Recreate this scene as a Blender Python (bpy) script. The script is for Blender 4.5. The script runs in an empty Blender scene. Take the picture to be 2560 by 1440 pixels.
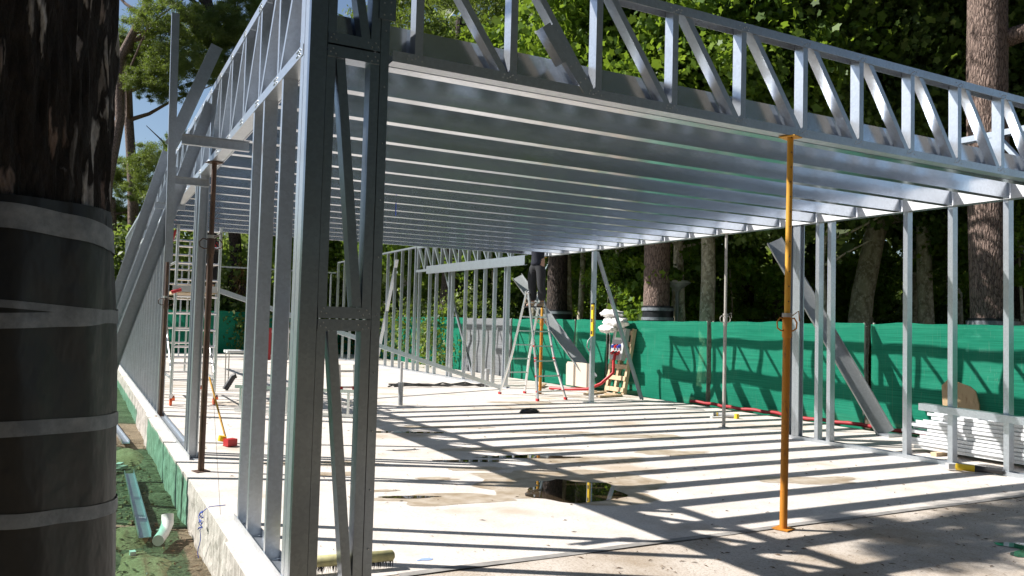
import bpy, math, random
import numpy as np
from mathutils import Vector, Matrix, noise
R = math.radians
C = bpy.context.scene.collection
scene = bpy.context.scene

# ------------------------------------------------------------------ camera
cam_d = bpy.data.cameras.new("camera"); cam = bpy.data.objects.new("camera", cam_d); C.objects.link(cam)
scene.camera = cam
CAM = Vector((-1.0525, -4.4455, 1.4817))
PITCH, ROLL, YAW, FPX = 0.0461, 0.0267, 0.4883, 2021.0
fw = Vector((math.sin(YAW)*math.cos(PITCH), math.cos(YAW)*math.cos(PITCH), math.sin(PITCH)))
rt = Vector((math.cos(YAW), -math.sin(YAW), 0)); up = rt.cross(fw)
r2 = math.cos(ROLL)*rt + math.sin(ROLL)*up; u2 = -math.sin(ROLL)*rt + math.cos(ROLL)*up
m = Matrix((r2, u2, -fw)).transposed().to_4x4(); m.translation = CAM
cam.matrix_world = m
cam_d.sensor_width = 36; cam_d.lens = 36*FPX/2560; cam_d.clip_start = 0.05; cam_d.clip_end = 600
# ------------------------------------------------------------------ light
SUN = Vector((-0.887, 0.55, 1.0)).normalized()
elev = math.asin(SUN.z); az = math.atan2(SUN.x, SUN.y)
w = bpy.data.worlds.new("World"); scene.world = w; w.use_nodes = True
nt = w.node_tree; bg = nt.nodes['Background']
sky = nt.nodes.new('ShaderNodeTexSky'); sky.sky_type = 'NISHITA'; sky.sun_disc = False
sky.sun_elevation = elev; sky.sun_rotation = az; sky.air_density = 1.0; sky.dust_density = 0.6; sky.ozone_density = 1.2
nt.links.new(sky.outputs[0], bg.inputs[0]); bg.inputs[1].default_value = 0.064
sd = bpy.data.lights.new("sun", 'SUN'); sd.energy = 5.0; sd.angle = R(0.5); sd.color = (1.0, 0.965, 0.91)
so = bpy.data.objects.new("sun", sd); C.objects.link(so); so.rotation_euler = SUN.to_track_quat('Z', 'Y').to_euler()
so.location = (-20, 15, 30)
vs = scene.view_settings; vs.view_transform = 'Standard'; vs.look = 'None'; vs.exposure = 0.80; vs.gamma = 1
scene.cycles.max_bounces = 8; scene.cycles.transparent_max_bounces = 16
scene.cycles.use_denoising = True

# ------------------------------------------------------------------ materials
def mat(name, base=(.5,.5,.5), rough=.5, metal=0.0, spec=None):
    M = bpy.data.materials.new(name); M.use_nodes = True
    b = M.node_tree.nodes['Principled BSDF']
    b.inputs['Base Color'].default_value = (*base, 1); b.inputs['Roughness'].default_value = rough
    b.inputs['Metallic'].default_value = metal
    if spec is not None: b.inputs['Specular IOR Level'].default_value = spec
    return M
def N(M, t, **kw):
    n = M.node_tree.nodes.new(t)
    for k, v in kw.items():
        if k in n.inputs.keys() if hasattr(n.inputs, 'keys') else False: n.inputs[k].default_value = v
        else: setattr(n, k, v)
    return n
def LK(M, a, b): M.node_tree.links.new(a, b)
def coords(M, scale=(1,1,1), obj=True):
    tc = N(M, 'ShaderNodeTexCoord'); mp = N(M, 'ShaderNodeMapping'); mp.inputs['Scale'].default_value = scale
    LK(M, tc.outputs['Object' if obj else 'Generated'], mp.inputs[0]); return mp.outputs[0]
def noise_t(M, vec, scale, detail=4, rough=.55):
    n = N(M, 'ShaderNodeTexNoise'); n.inputs['Scale'].default_value = scale; n.inputs['Detail'].default_value = detail
    n.inputs['Roughness'].default_value = rough; LK(M, vec, n.inputs['Vector']); return n.outputs[0]
def ramp(M, fac, stops):
    r = N(M, 'ShaderNodeValToRGB'); e = r.color_ramp.elements
    while len(e) < len(stops): e.new(.5)
    for i, (p, c) in enumerate(stops):
        e[i].position = p; e[i].color = (*c, 1) if len(c) == 3 else c
    LK(M, fac, r.inputs[0]); return r.outputs[0]
def mixc(M, fac, a, b, mode='MIX'):
    x = N(M, 'ShaderNodeMix'); x.data_type = 'RGBA'; x.blend_type = mode
    for s, v in ((0, fac), (6, a), (7, b)):
        if isinstance(v, (int, float)): x.inputs[s].default_value = v
        elif isinstance(v, tuple): x.inputs[s].default_value = (*v, 1)
        else: LK(M, v, x.inputs[s])
    return x.outputs[2]
def bump(M, h, strength=.3, dist=.02):
    b = N(M, 'ShaderNodeBump'); b.inputs['Strength'].default_value = strength; b.inputs['Distance'].default_value = dist
    LK(M, h, b.inputs['Height']); LK(M, b.outputs[0], M.node_tree.nodes['Principled BSDF'].inputs['Normal']); return b
def P(M): return M.node_tree.nodes['Principled BSDF']

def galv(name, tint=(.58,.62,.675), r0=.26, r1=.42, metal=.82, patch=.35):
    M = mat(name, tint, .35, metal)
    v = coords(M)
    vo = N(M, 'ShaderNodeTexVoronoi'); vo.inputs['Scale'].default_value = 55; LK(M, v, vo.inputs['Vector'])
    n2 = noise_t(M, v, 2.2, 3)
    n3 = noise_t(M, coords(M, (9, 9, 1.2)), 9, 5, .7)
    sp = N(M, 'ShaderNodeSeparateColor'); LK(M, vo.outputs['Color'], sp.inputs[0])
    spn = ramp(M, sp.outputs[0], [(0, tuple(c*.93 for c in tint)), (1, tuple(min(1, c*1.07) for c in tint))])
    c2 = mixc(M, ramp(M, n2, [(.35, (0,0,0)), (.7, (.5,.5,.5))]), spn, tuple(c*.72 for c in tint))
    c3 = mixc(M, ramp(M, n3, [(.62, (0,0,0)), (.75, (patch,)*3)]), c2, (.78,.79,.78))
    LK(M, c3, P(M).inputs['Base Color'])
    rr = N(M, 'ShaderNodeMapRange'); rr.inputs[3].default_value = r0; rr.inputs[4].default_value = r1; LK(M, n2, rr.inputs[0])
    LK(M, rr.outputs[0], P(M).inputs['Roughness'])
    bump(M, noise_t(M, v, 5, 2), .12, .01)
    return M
GALV = galv("galvanized_steel")
GALVW = galv("galvanized_web", (.71,.755,.83), .13, .26, .95, .1)
GALVD = galv("galvanized_dull", (.44,.46,.47), .42, .6, .85)
GALVC = galv("galvanized_column_darkened", (.33,.38,.45), .24, .4, 1.0, .12)  # column copy of the steel, dark reflection put into its base colour
GALVSUN = galv('galvanized_sun_tone', (.80,.81,.83), .35, .5, .35, .2)  # paler copy of the steel, sun glare put into its base colour
ALU = mat("aluminium", (.80,.80,.80), .32, .85)
SCREW = mat("screw_head", (.75,.76,.78), .3, 1.0)

def concrete():
    M = mat("concrete", (.6,.57,.53), .88)
    v = coords(M)
    big = noise_t(M, v, .55, 5, .6); mid = noise_t(M, v, 3.1, 6, .65); fine = noise_t(M, v, 45, 6, .7); sp = noise_t(M, coords(M, (1, 3.2, 1)), 75, 2, .5)
    c = ramp(M, mid, [(.3, (.53,.475,.425)), (.6, (.65,.60,.555))])
    c = mixc(M, ramp(M, big, [(.56, (0,0,0)), (.66, (.8,.8,.8))]), c, (.40,.31,.215))
    c = mixc(M, ramp(M, fine, [(.38, (.6,.6,.6)), (.5, (0,0,0))]), c, (.40,.36,.32))
    c = mixc(M, ramp(M, sp, [(.70, (0,0,0)), (.73, (.8,.8,.8))]), c, (.2,.15,.11))
    LK(M, c, P(M).inputs['Base Color']); bump(M, fine, .35, .006); return M
CONC = concrete()
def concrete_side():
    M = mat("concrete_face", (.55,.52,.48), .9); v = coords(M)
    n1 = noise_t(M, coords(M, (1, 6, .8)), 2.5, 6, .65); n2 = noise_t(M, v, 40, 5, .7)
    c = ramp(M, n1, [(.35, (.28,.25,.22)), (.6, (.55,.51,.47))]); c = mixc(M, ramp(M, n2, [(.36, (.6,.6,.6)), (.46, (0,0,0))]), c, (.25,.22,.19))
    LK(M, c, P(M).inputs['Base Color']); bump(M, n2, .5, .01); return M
CONCS = concrete_side()  # darkened mottling: stains, with the near face's shade put into the colour
def apron_m():
    M = mat("rough_screed", (.45,.38,.31), .95); v = coords(M)
    n1 = noise_t(M, v, 1.1, 6, .65); n2 = noise_t(M, v, 60, 6, .75); n3 = noise_t(M, coords(M, (1, 3.5, 1)), 80, 3, .6)
    c = ramp(M, n1, [(.35, (.36,.29,.22)), (.6, (.56,.50,.44))]); c = mixc(M, ramp(M, n2, [(.36, (.7,.7,.7)), (.5, (0,0,0))]), c, (.26,.19,.13))
    c = mixc(M, ramp(M, n3, [(.62, (0,0,0)), (.67, (.8,.8,.8))]), c, (.18,.12,.07))
    LK(M, c, P(M).inputs['Base Color']); bump(M, n2, .6, .01); return M
APRON = apron_m()
def dirt_m(name, a, b, c3, sc=1.3):
    M = mat(name, a, .98); v = coords(M)
    n1 = noise_t(M, v, sc, 7, .65); n2 = noise_t(M, v, 35, 6, .75)
    c = ramp(M, n1, [(.35, a), (.62, b)]); c = mixc(M, ramp(M, n2, [(.35, (.85,.85,.85)), (.52, (0,0,0))]), c, c3)
    LK(M, c, P(M).inputs['Base Color']); bump(M, n2, .9, .03); return M
DIRT = dirt_m("dirt", (.13,.10,.055), (.30,.235,.15), (.04,.03,.02), 3.2)
SAND = dirt_m("sand", (.42,.27,.15), (.52,.36,.22), (.25,.15,.08), 3)
FORESTF = dirt_m("forest_floor", (.09,.07,.04), (.2,.15,.1), (.03,.025,.015), .8)

def bark_m(name, dark, mid, light, sx=9, sz=1.6, th=.6):
    M = mat(name, mid, .92); v = coords(M, (sx, sx, sz))
    vo = N(M, 'ShaderNodeTexVoronoi'); vo.feature = 'DISTANCE_TO_EDGE'; vo.inputs['Scale'].default_value = 1.0
    dist = N(M, 'ShaderNodeVectorMath'); dist.operation = 'ADD'
    nn = N(M, 'ShaderNodeTexNoise'); nn.inputs['Scale'].default_value = 1.3; nn.inputs['Detail'].default_value = 5; LK(M, v, nn.inputs['Vector'])
    LK(M, v, dist.inputs[0]); LK(M, nn.outputs['Color'], dist.inputs[1]); LK(M, dist.outputs[0], vo.inputs['Vector'])
    fine = noise_t(M, v, 5, 6, .7)
    c = ramp(M, vo.outputs['Distance'], [(.02, dark), (.16, mid)])
    c = mixc(M, ramp(M, fine, [(th, (0,0,0)), (th+.12, (1,1,1))]), c, light)
    LK(M, c, P(M).inputs['Base Color'])
    ad = N(M, 'ShaderNodeMath'); ad.operation = 'MULTIPLY_ADD'; LK(M, fine, ad.inputs[0]); ad.inputs[1].default_value = .15; LK(M, vo.outputs['Distance'], ad.inputs[2])
    bump(M, ad.outputs[0], 1.0, .05); return M
def bark_near():
    M = mat("bark_near", (.02,.015,.013), .9); v = coords(M, (34, 34, 8))
    nn = N(M, 'ShaderNodeTexNoise'); nn.inputs['Scale'].default_value = .9; nn.inputs['Detail'].default_value = 4; LK(M, coords(M, (34, 34, 8)), nn.inputs['Vector'])
    ad = N(M, 'ShaderNodeVectorMath'); ad.operation = 'MULTIPLY_ADD'; LK(M, nn.outputs['Color'], ad.inputs[0]); ad.inputs[1].default_value = (1.6,1.6,1.6); LK(M, v, ad.inputs[2])
    vo = N(M, 'ShaderNodeTexVoronoi'); vo.inputs['Scale'].default_value = 1; LK(M, ad.outputs[0], vo.inputs['Vector'])
    ve = N(M, 'ShaderNodeTexVoronoi'); ve.feature = 'DISTANCE_TO_EDGE'; ve.inputs['Scale'].default_value = 1; LK(M, ad.outputs[0], ve.inputs['Vector'])
    se = N(M, 'ShaderNodeSeparateColor'); LK(M, vo.outputs['Color'], se.inputs[0])
    pale = ramp(M, se.outputs[0], [(.78, (0,0,0)), (.86, (1,1,1))]); edge_ = ramp(M, ve.outputs['Distance'], [(.06, (0,0,0)), (.18, (1,1,1))])
    mk = mixc(M, 1.0, pale, edge_, 'MULTIPLY')
    fine = noise_t(M, coords(M, (40, 40, 14)), 1, 5, .7)
    c = ramp(M, fine, [(.35, (.004,.0035,.0035)), (.7, (.024,.018,.017))])
    pc = ramp(M, se.outputs[1], [(.2, (.22,.16,.14)), (.5, (.36,.32,.30)), (.8, (.50,.48,.48))])  # pale plate colours also carry the small sun patches on the trunk
    pc = mixc(M, 1.0, pc, ramp(M, fine, [(.3, (.4,.4,.4)), (.6, (1,1,1))]), 'MULTIPLY')
    LK(M, mixc(M, mk, c, pc), P(M).inputs['Base Color'])
    bump(M, mixc(M, .5, ve.outputs['Distance'], fine), 1.0, .04); return M
BARKN = bark_near()
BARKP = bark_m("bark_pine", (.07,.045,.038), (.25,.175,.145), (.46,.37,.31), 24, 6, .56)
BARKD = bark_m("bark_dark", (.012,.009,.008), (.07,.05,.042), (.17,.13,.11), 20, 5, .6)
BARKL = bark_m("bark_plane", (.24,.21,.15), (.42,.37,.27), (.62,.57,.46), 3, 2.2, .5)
def wrap_m():
    M = mat("black_plastic", (.014,.015,.019), .45); v = coords(M, (2, 2, 1.2))
    n = noise_t(M, v, 2.4, 4, .5); bump(M, n, .5, .05)
    n2 = noise_t(M, coords(M), 14, 5, .7); c = ramp(M, n2, [(.6, (.010,.011,.015)), (.85, (.024,.024,.028))]); LK(M, c, P(M).inputs['Base Color']); return M
WRAP = wrap_m()
def tape_m():
    M = mat("grey_tape", (.17,.185,.21), .5); n2 = noise_t(M, coords(M), 9, 5, .7)
    LK(M, ramp(M, n2, [(.4, (.13,.145,.17)), (.65, (.26,.28,.31))]), P(M).inputs['Base Color']); bump(M, n2, .4, .01); return M
TAPE = tape_m()

def leaf_m(name, c0, c1, c2, tr=.45, rough=.5):
    M = bpy.data.materials.new(name); M.use_nodes = True; t = M.node_tree; b = t.nodes['Principled BSDF']; out = t.nodes['Material Output']
    at = N(M, 'ShaderNodeAttribute'); at.attribute_name = 'tone'
    col = ramp(M, at.outputs['Fac'], [(0, c0), (.55, c1), (1, c2)])
    LK(M, col, b.inputs['Base Color']); b.inputs['Roughness'].default_value = rough; b.inputs['Specular IOR Level'].default_value = .35
    trn = N(M, 'ShaderNodeBsdfTranslucent'); g = mixc(M, .55, col, (.30,.42,.03)); LK(M, g, trn.inputs[0])
    mx = N(M, 'ShaderNodeMixShader'); mx.inputs[0].default_value = tr
    LK(M, b.outputs[0], mx.inputs[1]); LK(M, trn.outputs[0], mx.inputs[2]); LK(M, mx.outputs[0], out.inputs[0]); return M
LEAF = leaf_m("plane_leaf", (.045,.09,.012), (.10,.19,.025), (.22,.32,.04), .5)
LEAFR = leaf_m("shaded_leaf", (.05,.09,.025), (.11,.18,.045), (.26,.34,.10), .5)
LEAFW = leaf_m("darkened_woodland_leaf", (.02,.028,.02), (.045,.058,.042), (.09,.105,.075), .15)  # for the unseen woods, coloured dark to dim the steel's reflections
LEAFD = leaf_m("dark_leaf", (.10,.14,.05), (.21,.26,.10), (.44,.47,.25), .5)
NEEDLE = leaf_m("pine_needle", (.06,.09,.03), (.12,.16,.045), (.22,.25,.08), .4)
HEDGE = leaf_m("hedge_leaf", (.05,.09,.02), (.13,.18,.05), (.32,.36,.18), .45)
DRY = leaf_m("dry_frond", (.22,.11,.05), (.38,.21,.10), (.5,.33,.18), .3)

def net_m(name, col, tr=.28, light=.12):
    M = bpy.data.materials.new(name); M.use_nodes = True; t = M.node_tree; b = t.nodes['Principled BSDF']; out = t.nodes['Material Output']
    v = coords(M)
    wv = noise_t(M, coords(M, (.4, .4, 60)), 1.5, 3, .6); big = noise_t(M, coords(M, (.7,.7,3)), 1.0, 4, .6)
    vert = noise_t(M, coords(M, (40,40,.5)), 1.5, 2, .6)
    c = ramp(M, wv, [(.3, tuple(x*.62 for x in col)), (.7, tuple(min(1, x*1.35+.02) for x in col))])
    c = mixc(M, ramp(M, big, [(.5, (0,0,0)), (.75, (.6,.6,.6))]), c, tuple(x*1.15+.03 for x in col))
    c = mixc(M, ramp(M, vert, [(.62, (0,0,0)), (.7, (.25,.25,.25))]), c, (.25,.42,.33))
    LK(M, c, b.inputs['Base Color']); b.inputs['Roughness'].default_value = .6; b.inputs['Specular IOR Level'].default_value = .2
    bump(M, noise_t(M, coords(M, (1.2,1.2,5)), 1.2, 2, .5), .3, .05)
    trn = N(M, 'ShaderNodeBsdfTranslucent'); LK(M, c, trn.inputs[0])
    m1 = N(M, 'ShaderNodeMixShader'); m1.inputs[0].default_value = .35; LK(M, b.outputs[0], m1.inputs[1]); LK(M, trn.outputs[0], m1.inputs[2])
    tp = N(M, 'ShaderNodeBsdfTransparent'); tp.inputs[0].default_value = (.38, .86, .62, 1)
    fac = N(M, 'ShaderNodeMapRange'); fac.inputs[3].default_value = tr*.5; fac.inputs[4].default_value = tr*1.5; LK(M, wv, fac.inputs[0])
    m2 = N(M, 'ShaderNodeMixShader'); LK(M, fac.outputs[0], m2.inputs[0]); LK(M, m1.outputs[0], m2.inputs[1]); LK(M, tp.outputs[0], m2.inputs[2])
    LK(M, m2.outputs[0], out.inputs[0]); return M
NET = net_m("green_netting", (.009,.31,.185), .24)
NETL = net_m("green_netting_thin", (.010,.30,.17), .62)
NETG = net_m("grey_netting", (.30,.31,.33), .10)

def stain_m(name, c0, c1, rough):
    M = mat(name, c0, rough); n = noise_t(M, coords(M), 6, 5, .6); LK(M, ramp(M, n, [(.35, c0), (.65, c1)]), P(M).inputs['Base Color']); bump(M, noise_t(M, coords(M), 50, 4), .15, .003); return M
WETC = stain_m("damp_concrete", (.32,.245,.165), (.50,.43,.35), .45)
def puddle_m():
    M = mat("puddle_water", (.05,.035,.022), .02); P(M).inputs['Specular IOR Level'].default_value = .9
    P(M).inputs['Coat Weight'].default_value = .6; P(M).inputs['Coat Roughness'].default_value = .01; return M
PUD = puddle_m()
def rust_m(name, a, b_, th=.5, metal=.1):
    M = mat(name, a, .6, metal); v = coords(M, (3, 3, 1)); n = noise_t(M, v, 6, 6, .7)
    LK(M, ramp(M, n, [(th, a), (th+.12, b_)]), P(M).inputs['Base Color']); bump(M, n, .2, .004); return M
ORANGE = rust_m("orange_paint", (.52,.20,.015), (.26,.10,.03), .54)
ORANGE2 = rust_m("faded_orange_paint", (.68,.35,.04), (.30,.12,.03), .56)
RUST = rust_m("rusty_steel", (.09,.05,.035), (.16,.09,.055), .5, .2)
GREYP = rust_m("worn_galvanized_tube", (.42,.40,.37), (.25,.22,.19), .55, .35)
RED = mat("red_plastic", (.45,.015,.02), .4); REDO = mat("orange_red_plastic", (.65,.10,.02), .4)
REDC = mat("red_corrugated_pipe", (.30,.02,.025), .6)
WOOD = rust_m("pale_wood", (.55,.42,.27), (.42,.29,.17), .5, 0); PLY = rust_m("plywood", (.42,.30,.17), (.30,.19,.10), .52, 0)
BOARD = mat("white_board", (.62,.52,.42), .6); WHITE = mat("white_plastic", (.75,.75,.73), .5); SACK = rust_m("plastic_sack", (.78,.77,.75), (.62,.60,.58), .5, 0)
BLACK = mat("black_rubber", (.02,.02,.022), .5); GREYPL = mat("grey_plastic", (.42,.42,.42), .5); YEL = mat("yellow_plastic", (.75,.50,.02), .4)
BLUE = mat("blue_cord", (.03,.08,.45), .6); DKCLOTH = mat("dark_cloth", (.022,.023,.027), .9); NAVY = mat("navy_cloth", (.008,.010,.022), .9)
SKIN = mat("skin", (.42,.24,.17), .5); HAIR = mat("dark_hair", (.02,.014,.01), .6); BOOT = mat("tan_boot", (.30,.22,.15), .8)
STRAW = rust_m("yellowed_wood", (.46,.42,.20), (.36,.33,.17), .5, 0); BLUEM = mat("blue_paint_mark", (.25,.35,.6), .9)
GREENP = mat("green_print", (.05,.35,.18), .5); DKPIPE = mat("dark_conduit", (.05,.05,.05), .5); CLAY = mat("terracotta_brick", (.40,.13,.07), .85)
LAMPG = mat("lamp_grey", (.30,.31,.31), .5, .3)

# ------------------------------------------------------------------ mesh helpers
class MB:
    def __init__(s): s.v = []; s.f = []; s.sm = []
    def add(s, vs, fs, smooth=False):
        o = len(s.v); s.v += [tuple(v) for v in vs]; s.f += [tuple(i+o for i in f) for f in fs]; s.sm += [smooth]*len(fs); return s
    def box(s, c, size, rot=None, bev=0):
        hx, hy, hz = [x/2 for x in size]
        P8 = [Vector((x, y, z)) for z in (-hz, hz) for y in (-hy, hy) for x in (-hx, hx)]
        if rot is not None: P8 = [rot @ p for p in P8]
        return s.add([p+Vector(c) for p in P8], [(0,2,3,1), (4,5,7,6), (0,1,5,4), (2,6,7,3), (0,4,6,2), (1,3,7,5)])
    def prof(s, poly, p0, p1, D, F=None):
        """extrude a 2-D outline (u along D, v along F) from p0 to p1"""
        p0, p1 = Vector(p0), Vector(p1); A = (p1-p0).normalized(); D = Vector(D); D = (D-A*D.dot(A)).normalized()
        Fv = A.cross(D) if F is None else Vector(F); Fv = (Fv-A*Fv.dot(A)-D*Fv.dot(D)).normalized()
        n = len(poly); vs = [p0+D*u+Fv*v for u, v in poly]+[p1+D*u+Fv*v for u, v in poly]
        fs = [(i, (i+1) % n, n+(i+1) % n, n+i) for i in range(n)]+[tuple(range(n))[::-1], tuple(range(n, 2*n))]
        return s.add(vs, fs)
    def csec(s, p0, p1, D, F, d=.15, fl=.045, lip=.012, t=.004):
        """C profile: web plane spans D (width d, centred) at v=0, flanges reach v=fl along F"""
        h = d/2
        if lip: poly = [(-h,0), (h,0), (h,fl), (h-lip,fl), (h-lip,fl-t), (h-t,fl-t), (h-t,t), (-h+t,t), (-h+t,fl-t), (-h+lip,fl-t), (-h+lip,fl), (-h,fl)]
        else: poly = [(-h,0), (h,0), (h,fl), (h-t,fl), (h-t,t), (-h+t,t), (-h+t,fl), (-h,fl)]
        return s.prof(poly, p0, p1, D, F)
    def rect(s, p0, p1, D, a, b): return s.prof([(-a/2,-b/2), (a/2,-b/2), (a/2,b/2), (-a/2,b/2)], p0, p1, D)
    def tube(s, pts, rad, n=10, cap=True, smooth=True):
        pts = [Vector(p) for p in pts]; k = len(pts); rad = [rad]*k if isinstance(rad, (int, float)) else rad
        vs = []; prev = None
        for i, p in enumerate(pts):
            t = (pts[min(i+1, k-1)]-pts[max(i-1, 0)]).normalized()
            a = prev-t*prev.dot(t) if prev is not None else t.orthogonal()
            a.normalize(); b = t.cross(a); prev = a
            vs += [p+(a*math.cos(2*math.pi*j/n)+b*math.sin(2*math.pi*j/n))*rad[i] for j in range(n)]
        fs = [(i*n+j, i*n+(j+1) % n, (i+1)*n+(j+1) % n, (i+1)*n+j) for i in range(k-1) for j in range(n)]
        s.add(vs, fs, smooth)
        if cap: s.add([vs[j] for j in range(n)], [tuple(range(n))[::-1]]); s.add([vs[(k-1)*n+j] for j in range(n)], [tuple(range(n))])
        return s
    def dome(s, c, nrm, r=.007, h=.004, n=6):
        c = Vector(c); nrm = Vector(nrm).normalized(); a = nrm.orthogonal().normalized(); b = nrm.cross(a)
        ring = [c+(a*math.cos(2*math.pi*j/n)+b*math.sin(2*math.pi*j/n))*r for j in range(n)]
        r2_ = [c+nrm*h+(a*math.cos(2*math.pi*j/n)+b*math.sin(2*math.pi*j/n))*r*.6 for j in range(n)]
        return s.add(ring+r2_, [(j, (j+1) % n, n+(j+1) % n, n+j) for j in range(n)]+[tuple(range(n, 2*n))])
    def sheet(s, ny, nx, fn, smooth=True):
        vs = [fn(i/(nx-1), j/(ny-1)) for j in range(ny) for i in range(nx)]
        return s.add(vs, [(j*nx+i, j*nx+i+1, (j+1)*nx+i+1, (j+1)*nx+i) for j in range(ny-1) for i in range(nx-1)], smooth)
    def build(s, name, m, parent=None, loc=None):
        o0 = Vector((0,0,0)) if parent is None else wloc(parent)
        if loc is not None: o0 = Vector(loc)
        me = bpy.data.meshes.new(name); me.from_pydata([Vector(v)-o0 for v in s.v], [], s.f)
        me.polygons.foreach_set('use_smooth', s.sm); me.materials.append(m); me.update()
        ob = bpy.data.objects.new(name, me); C.objects.link(ob)
        if parent is not None: ob.parent = parent
        else: ob.location = o0
        return ob
def wloc(o):
    l = Vector((0,0,0))
    while o is not None: l += o.location; o = o.parent
    return l
def part(s, name, m, parent):
    ob = s.build(name, m, parent)
    if parent.type == 'MESH' or parent.parent is not None:  # parent is itself a located object
        pass
    return ob
def tag(o, label=None, cat=None, group=None, kind=None):
    if label: o['label'] = label
    if cat: o['category'] = cat
    if group: o['group'] = group
    if kind: o['kind'] = kind
    return o
def thing(name, label, cat, loc=(0,0,0), group=None):
    o = bpy.data.objects.new(name, None); C.objects.link(o); o.location = loc; o.empty_display_size = .1
    return tag(o, label, cat, group)
def struct(mb, name, m): return tag(mb.build(name, m), kind='structure')
def copy_tree(o, parent=None):
    c = o.copy(); C.objects.link(c); c.parent = parent
    for ch in [x for x in o.children]: copy_tree(ch, c)
    return c
X, Y, Z = Vector((1,0,0)), Vector((0,1,0)), Vector((0,0,1))

# ================================================================== GROUND
W = 7.88          # line of the right wall
# terrain sheet with trench along the slab's left side
def terr(x, y):
    z = -.22
    if x < -.12 or y < -4.5 or x > 10.2 or y > 31: z = -.24
    n = noise.noise(Vector((x*.8, y*.8, 0)))*.05+noise.noise(Vector((x*3, y*3, 4)))*.02
    if -1.4 < x < .2 and y > -2.5: z = -.44+max(0, min(1, (-x-.75)/.5))*.17
    elif x <= -1.4: z = -.27
    if x > 12 or y > 33: n *= 2
    return z+n
g = MB(); xs = [-160,-80,-40,-20,-10,-6,-4]+[-3+.12*i for i in range(27)]+[.5,2,4,6,8,9.9,10.3,11,12,13.5,15,17,20,25,32,45,80,160]
ys = [-160,-80,-40,-20,-10,-6]+[-4.6+.16*i for i in range(90)]+[10+.8*i for i in range(30)]+[36,42,55,90,160]
vs_ = []
for y in ys:
    for x in xs:
        z = terr(x, y)
        if 0.0 < x < 9.8 and -3.4 < y < 31: z = -.6
        vs_.append((x, y, z))
nx = len(xs); g.add(vs_, [(j*nx+i, j*nx+i+1, (j+1)*nx+i+1, (j+1)*nx+i) for j in range(len(ys)-1) for i in range(nx-1)], True)
gr = struct(g, 'ground', DIRT); gr.data.materials.append(FORESTF)
for p in gr.data.polygons:
    if p.center.x > 10.3 or p.center.y > 31.5 or p.center.x < -4 : p.material_index = 1
# slab with jogged left edge
edge = [(-.02,.12), (-.15,.12), (-.15,1.2), (-.12,1.22), (-.12,3.9), (-.13,3.92), (-.13,9.0), (-.11,9.02), (-.11,31)]
poly = edge+[(9.78,31), (9.78,.12)]
n = len(poly); s_ = MB(); s_.add([(x, y, 0) for x, y in poly], [tuple(range(n))[::-1]])
struct(s_, 'floor_slab', CONC)
s_ = MB()
for i in range(n):
    a, b = poly[i], poly[(i+1) % n]
    k = max(2, int(math.dist(a, b)/.25)+1)
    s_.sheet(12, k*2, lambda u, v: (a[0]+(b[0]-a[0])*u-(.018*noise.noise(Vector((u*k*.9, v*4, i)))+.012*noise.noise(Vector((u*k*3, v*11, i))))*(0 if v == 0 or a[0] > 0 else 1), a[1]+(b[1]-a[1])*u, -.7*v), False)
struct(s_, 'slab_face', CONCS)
# expansion: rough apron in front and a thin batten joint between them
s_ = MB(); s_.add([(-.02,.12,-.004), (9.78,.12,-.004), (11.2,-3.4,-.004), (1.7,-3.4,-.004), (.66,-.05,-.004), (.1,-.05,-.004)], [(5,4,3,2,1,0)])
struct(s_, 'apron', APRON)
s_ = MB(); s_.sheet(2, 30, lambda u, v: (.66+9*u, .125-.07*v, .003+.003*math.sin(u*40)), False); struct(s_, 'slab_joint', stain_m("joint_grout", (.20,.19,.18), (.33,.31,.29), .9))
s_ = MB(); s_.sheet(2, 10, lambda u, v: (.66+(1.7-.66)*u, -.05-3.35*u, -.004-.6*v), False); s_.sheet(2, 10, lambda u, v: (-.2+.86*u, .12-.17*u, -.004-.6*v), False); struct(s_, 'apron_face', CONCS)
# damp stains and puddles: irregular blobs flush on the slab
def blob(mb, cx, cy, rx, ry, z, seed, n=40, irr=.35, ang=0.0):
    pts = []
    for i in range(n):
        a = 2*math.pi*i/n; r = 1+irr*noise.noise(Vector((math.cos(a)*1.7+seed*7.1, math.sin(a)*1.7, seed)))*1.6+.12*noise.noise(Vector((math.cos(a)*6, math.sin(a)*6, seed+3)))
        x, y = rx*r*math.cos(a), ry*r*math.sin(a); pts.append((cx+x*math.cos(ang)-y*math.sin(ang), cy+x*math.sin(ang)+y*math.cos(ang), z))
    mb.add([(cx, cy, z)]+pts, [(0, i+1, (i+1) % n+1) for i in range(n)])
st = MB()
for i, (x, y, a, b) in enumerate([(1.75,1.9,.5,.22), (3.1,2.1,.95,.75), (4.0,3.2,.75,.22), (3.5,4.1,.8,.16), (5.3,3.3,.45,.2), (2.6,3.1,.3,.13), (1.2,3.9,.6,.16), (5.8,4.6,.7,.2), (6.6,9.2,.7,.3), (1.35,2.4,.12,.05), (5.5,1.4,.5,.25), (2.0,2.75,.22,.07), (1.2,3.3,.3,.1), (4.8,5.3,.6,.14), (3.6,6.3,.7,.12)]):
    blob(st, x, y, a, b, .0015+.0001*i, i+1, ang=-.35)
struct(st, 'damp_patch', WETC)
pd = MB()
for i, (x, y, a, b) in enumerate([(2.98,1.84,.44,.48), (3.55,3.55,.55,.10), (2.75,3.55,.35,.07), (2.9,5.9,.6,.08), (1.45,2.08,.25,.05), (5.2,-1.25,.5,.28)]):
    blob(pd, x, y, a, b, .004 if y > 0 else .001, i+31, irr=.3, ang=-.35)
struct(pd, 'puddle', PUD)
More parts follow.
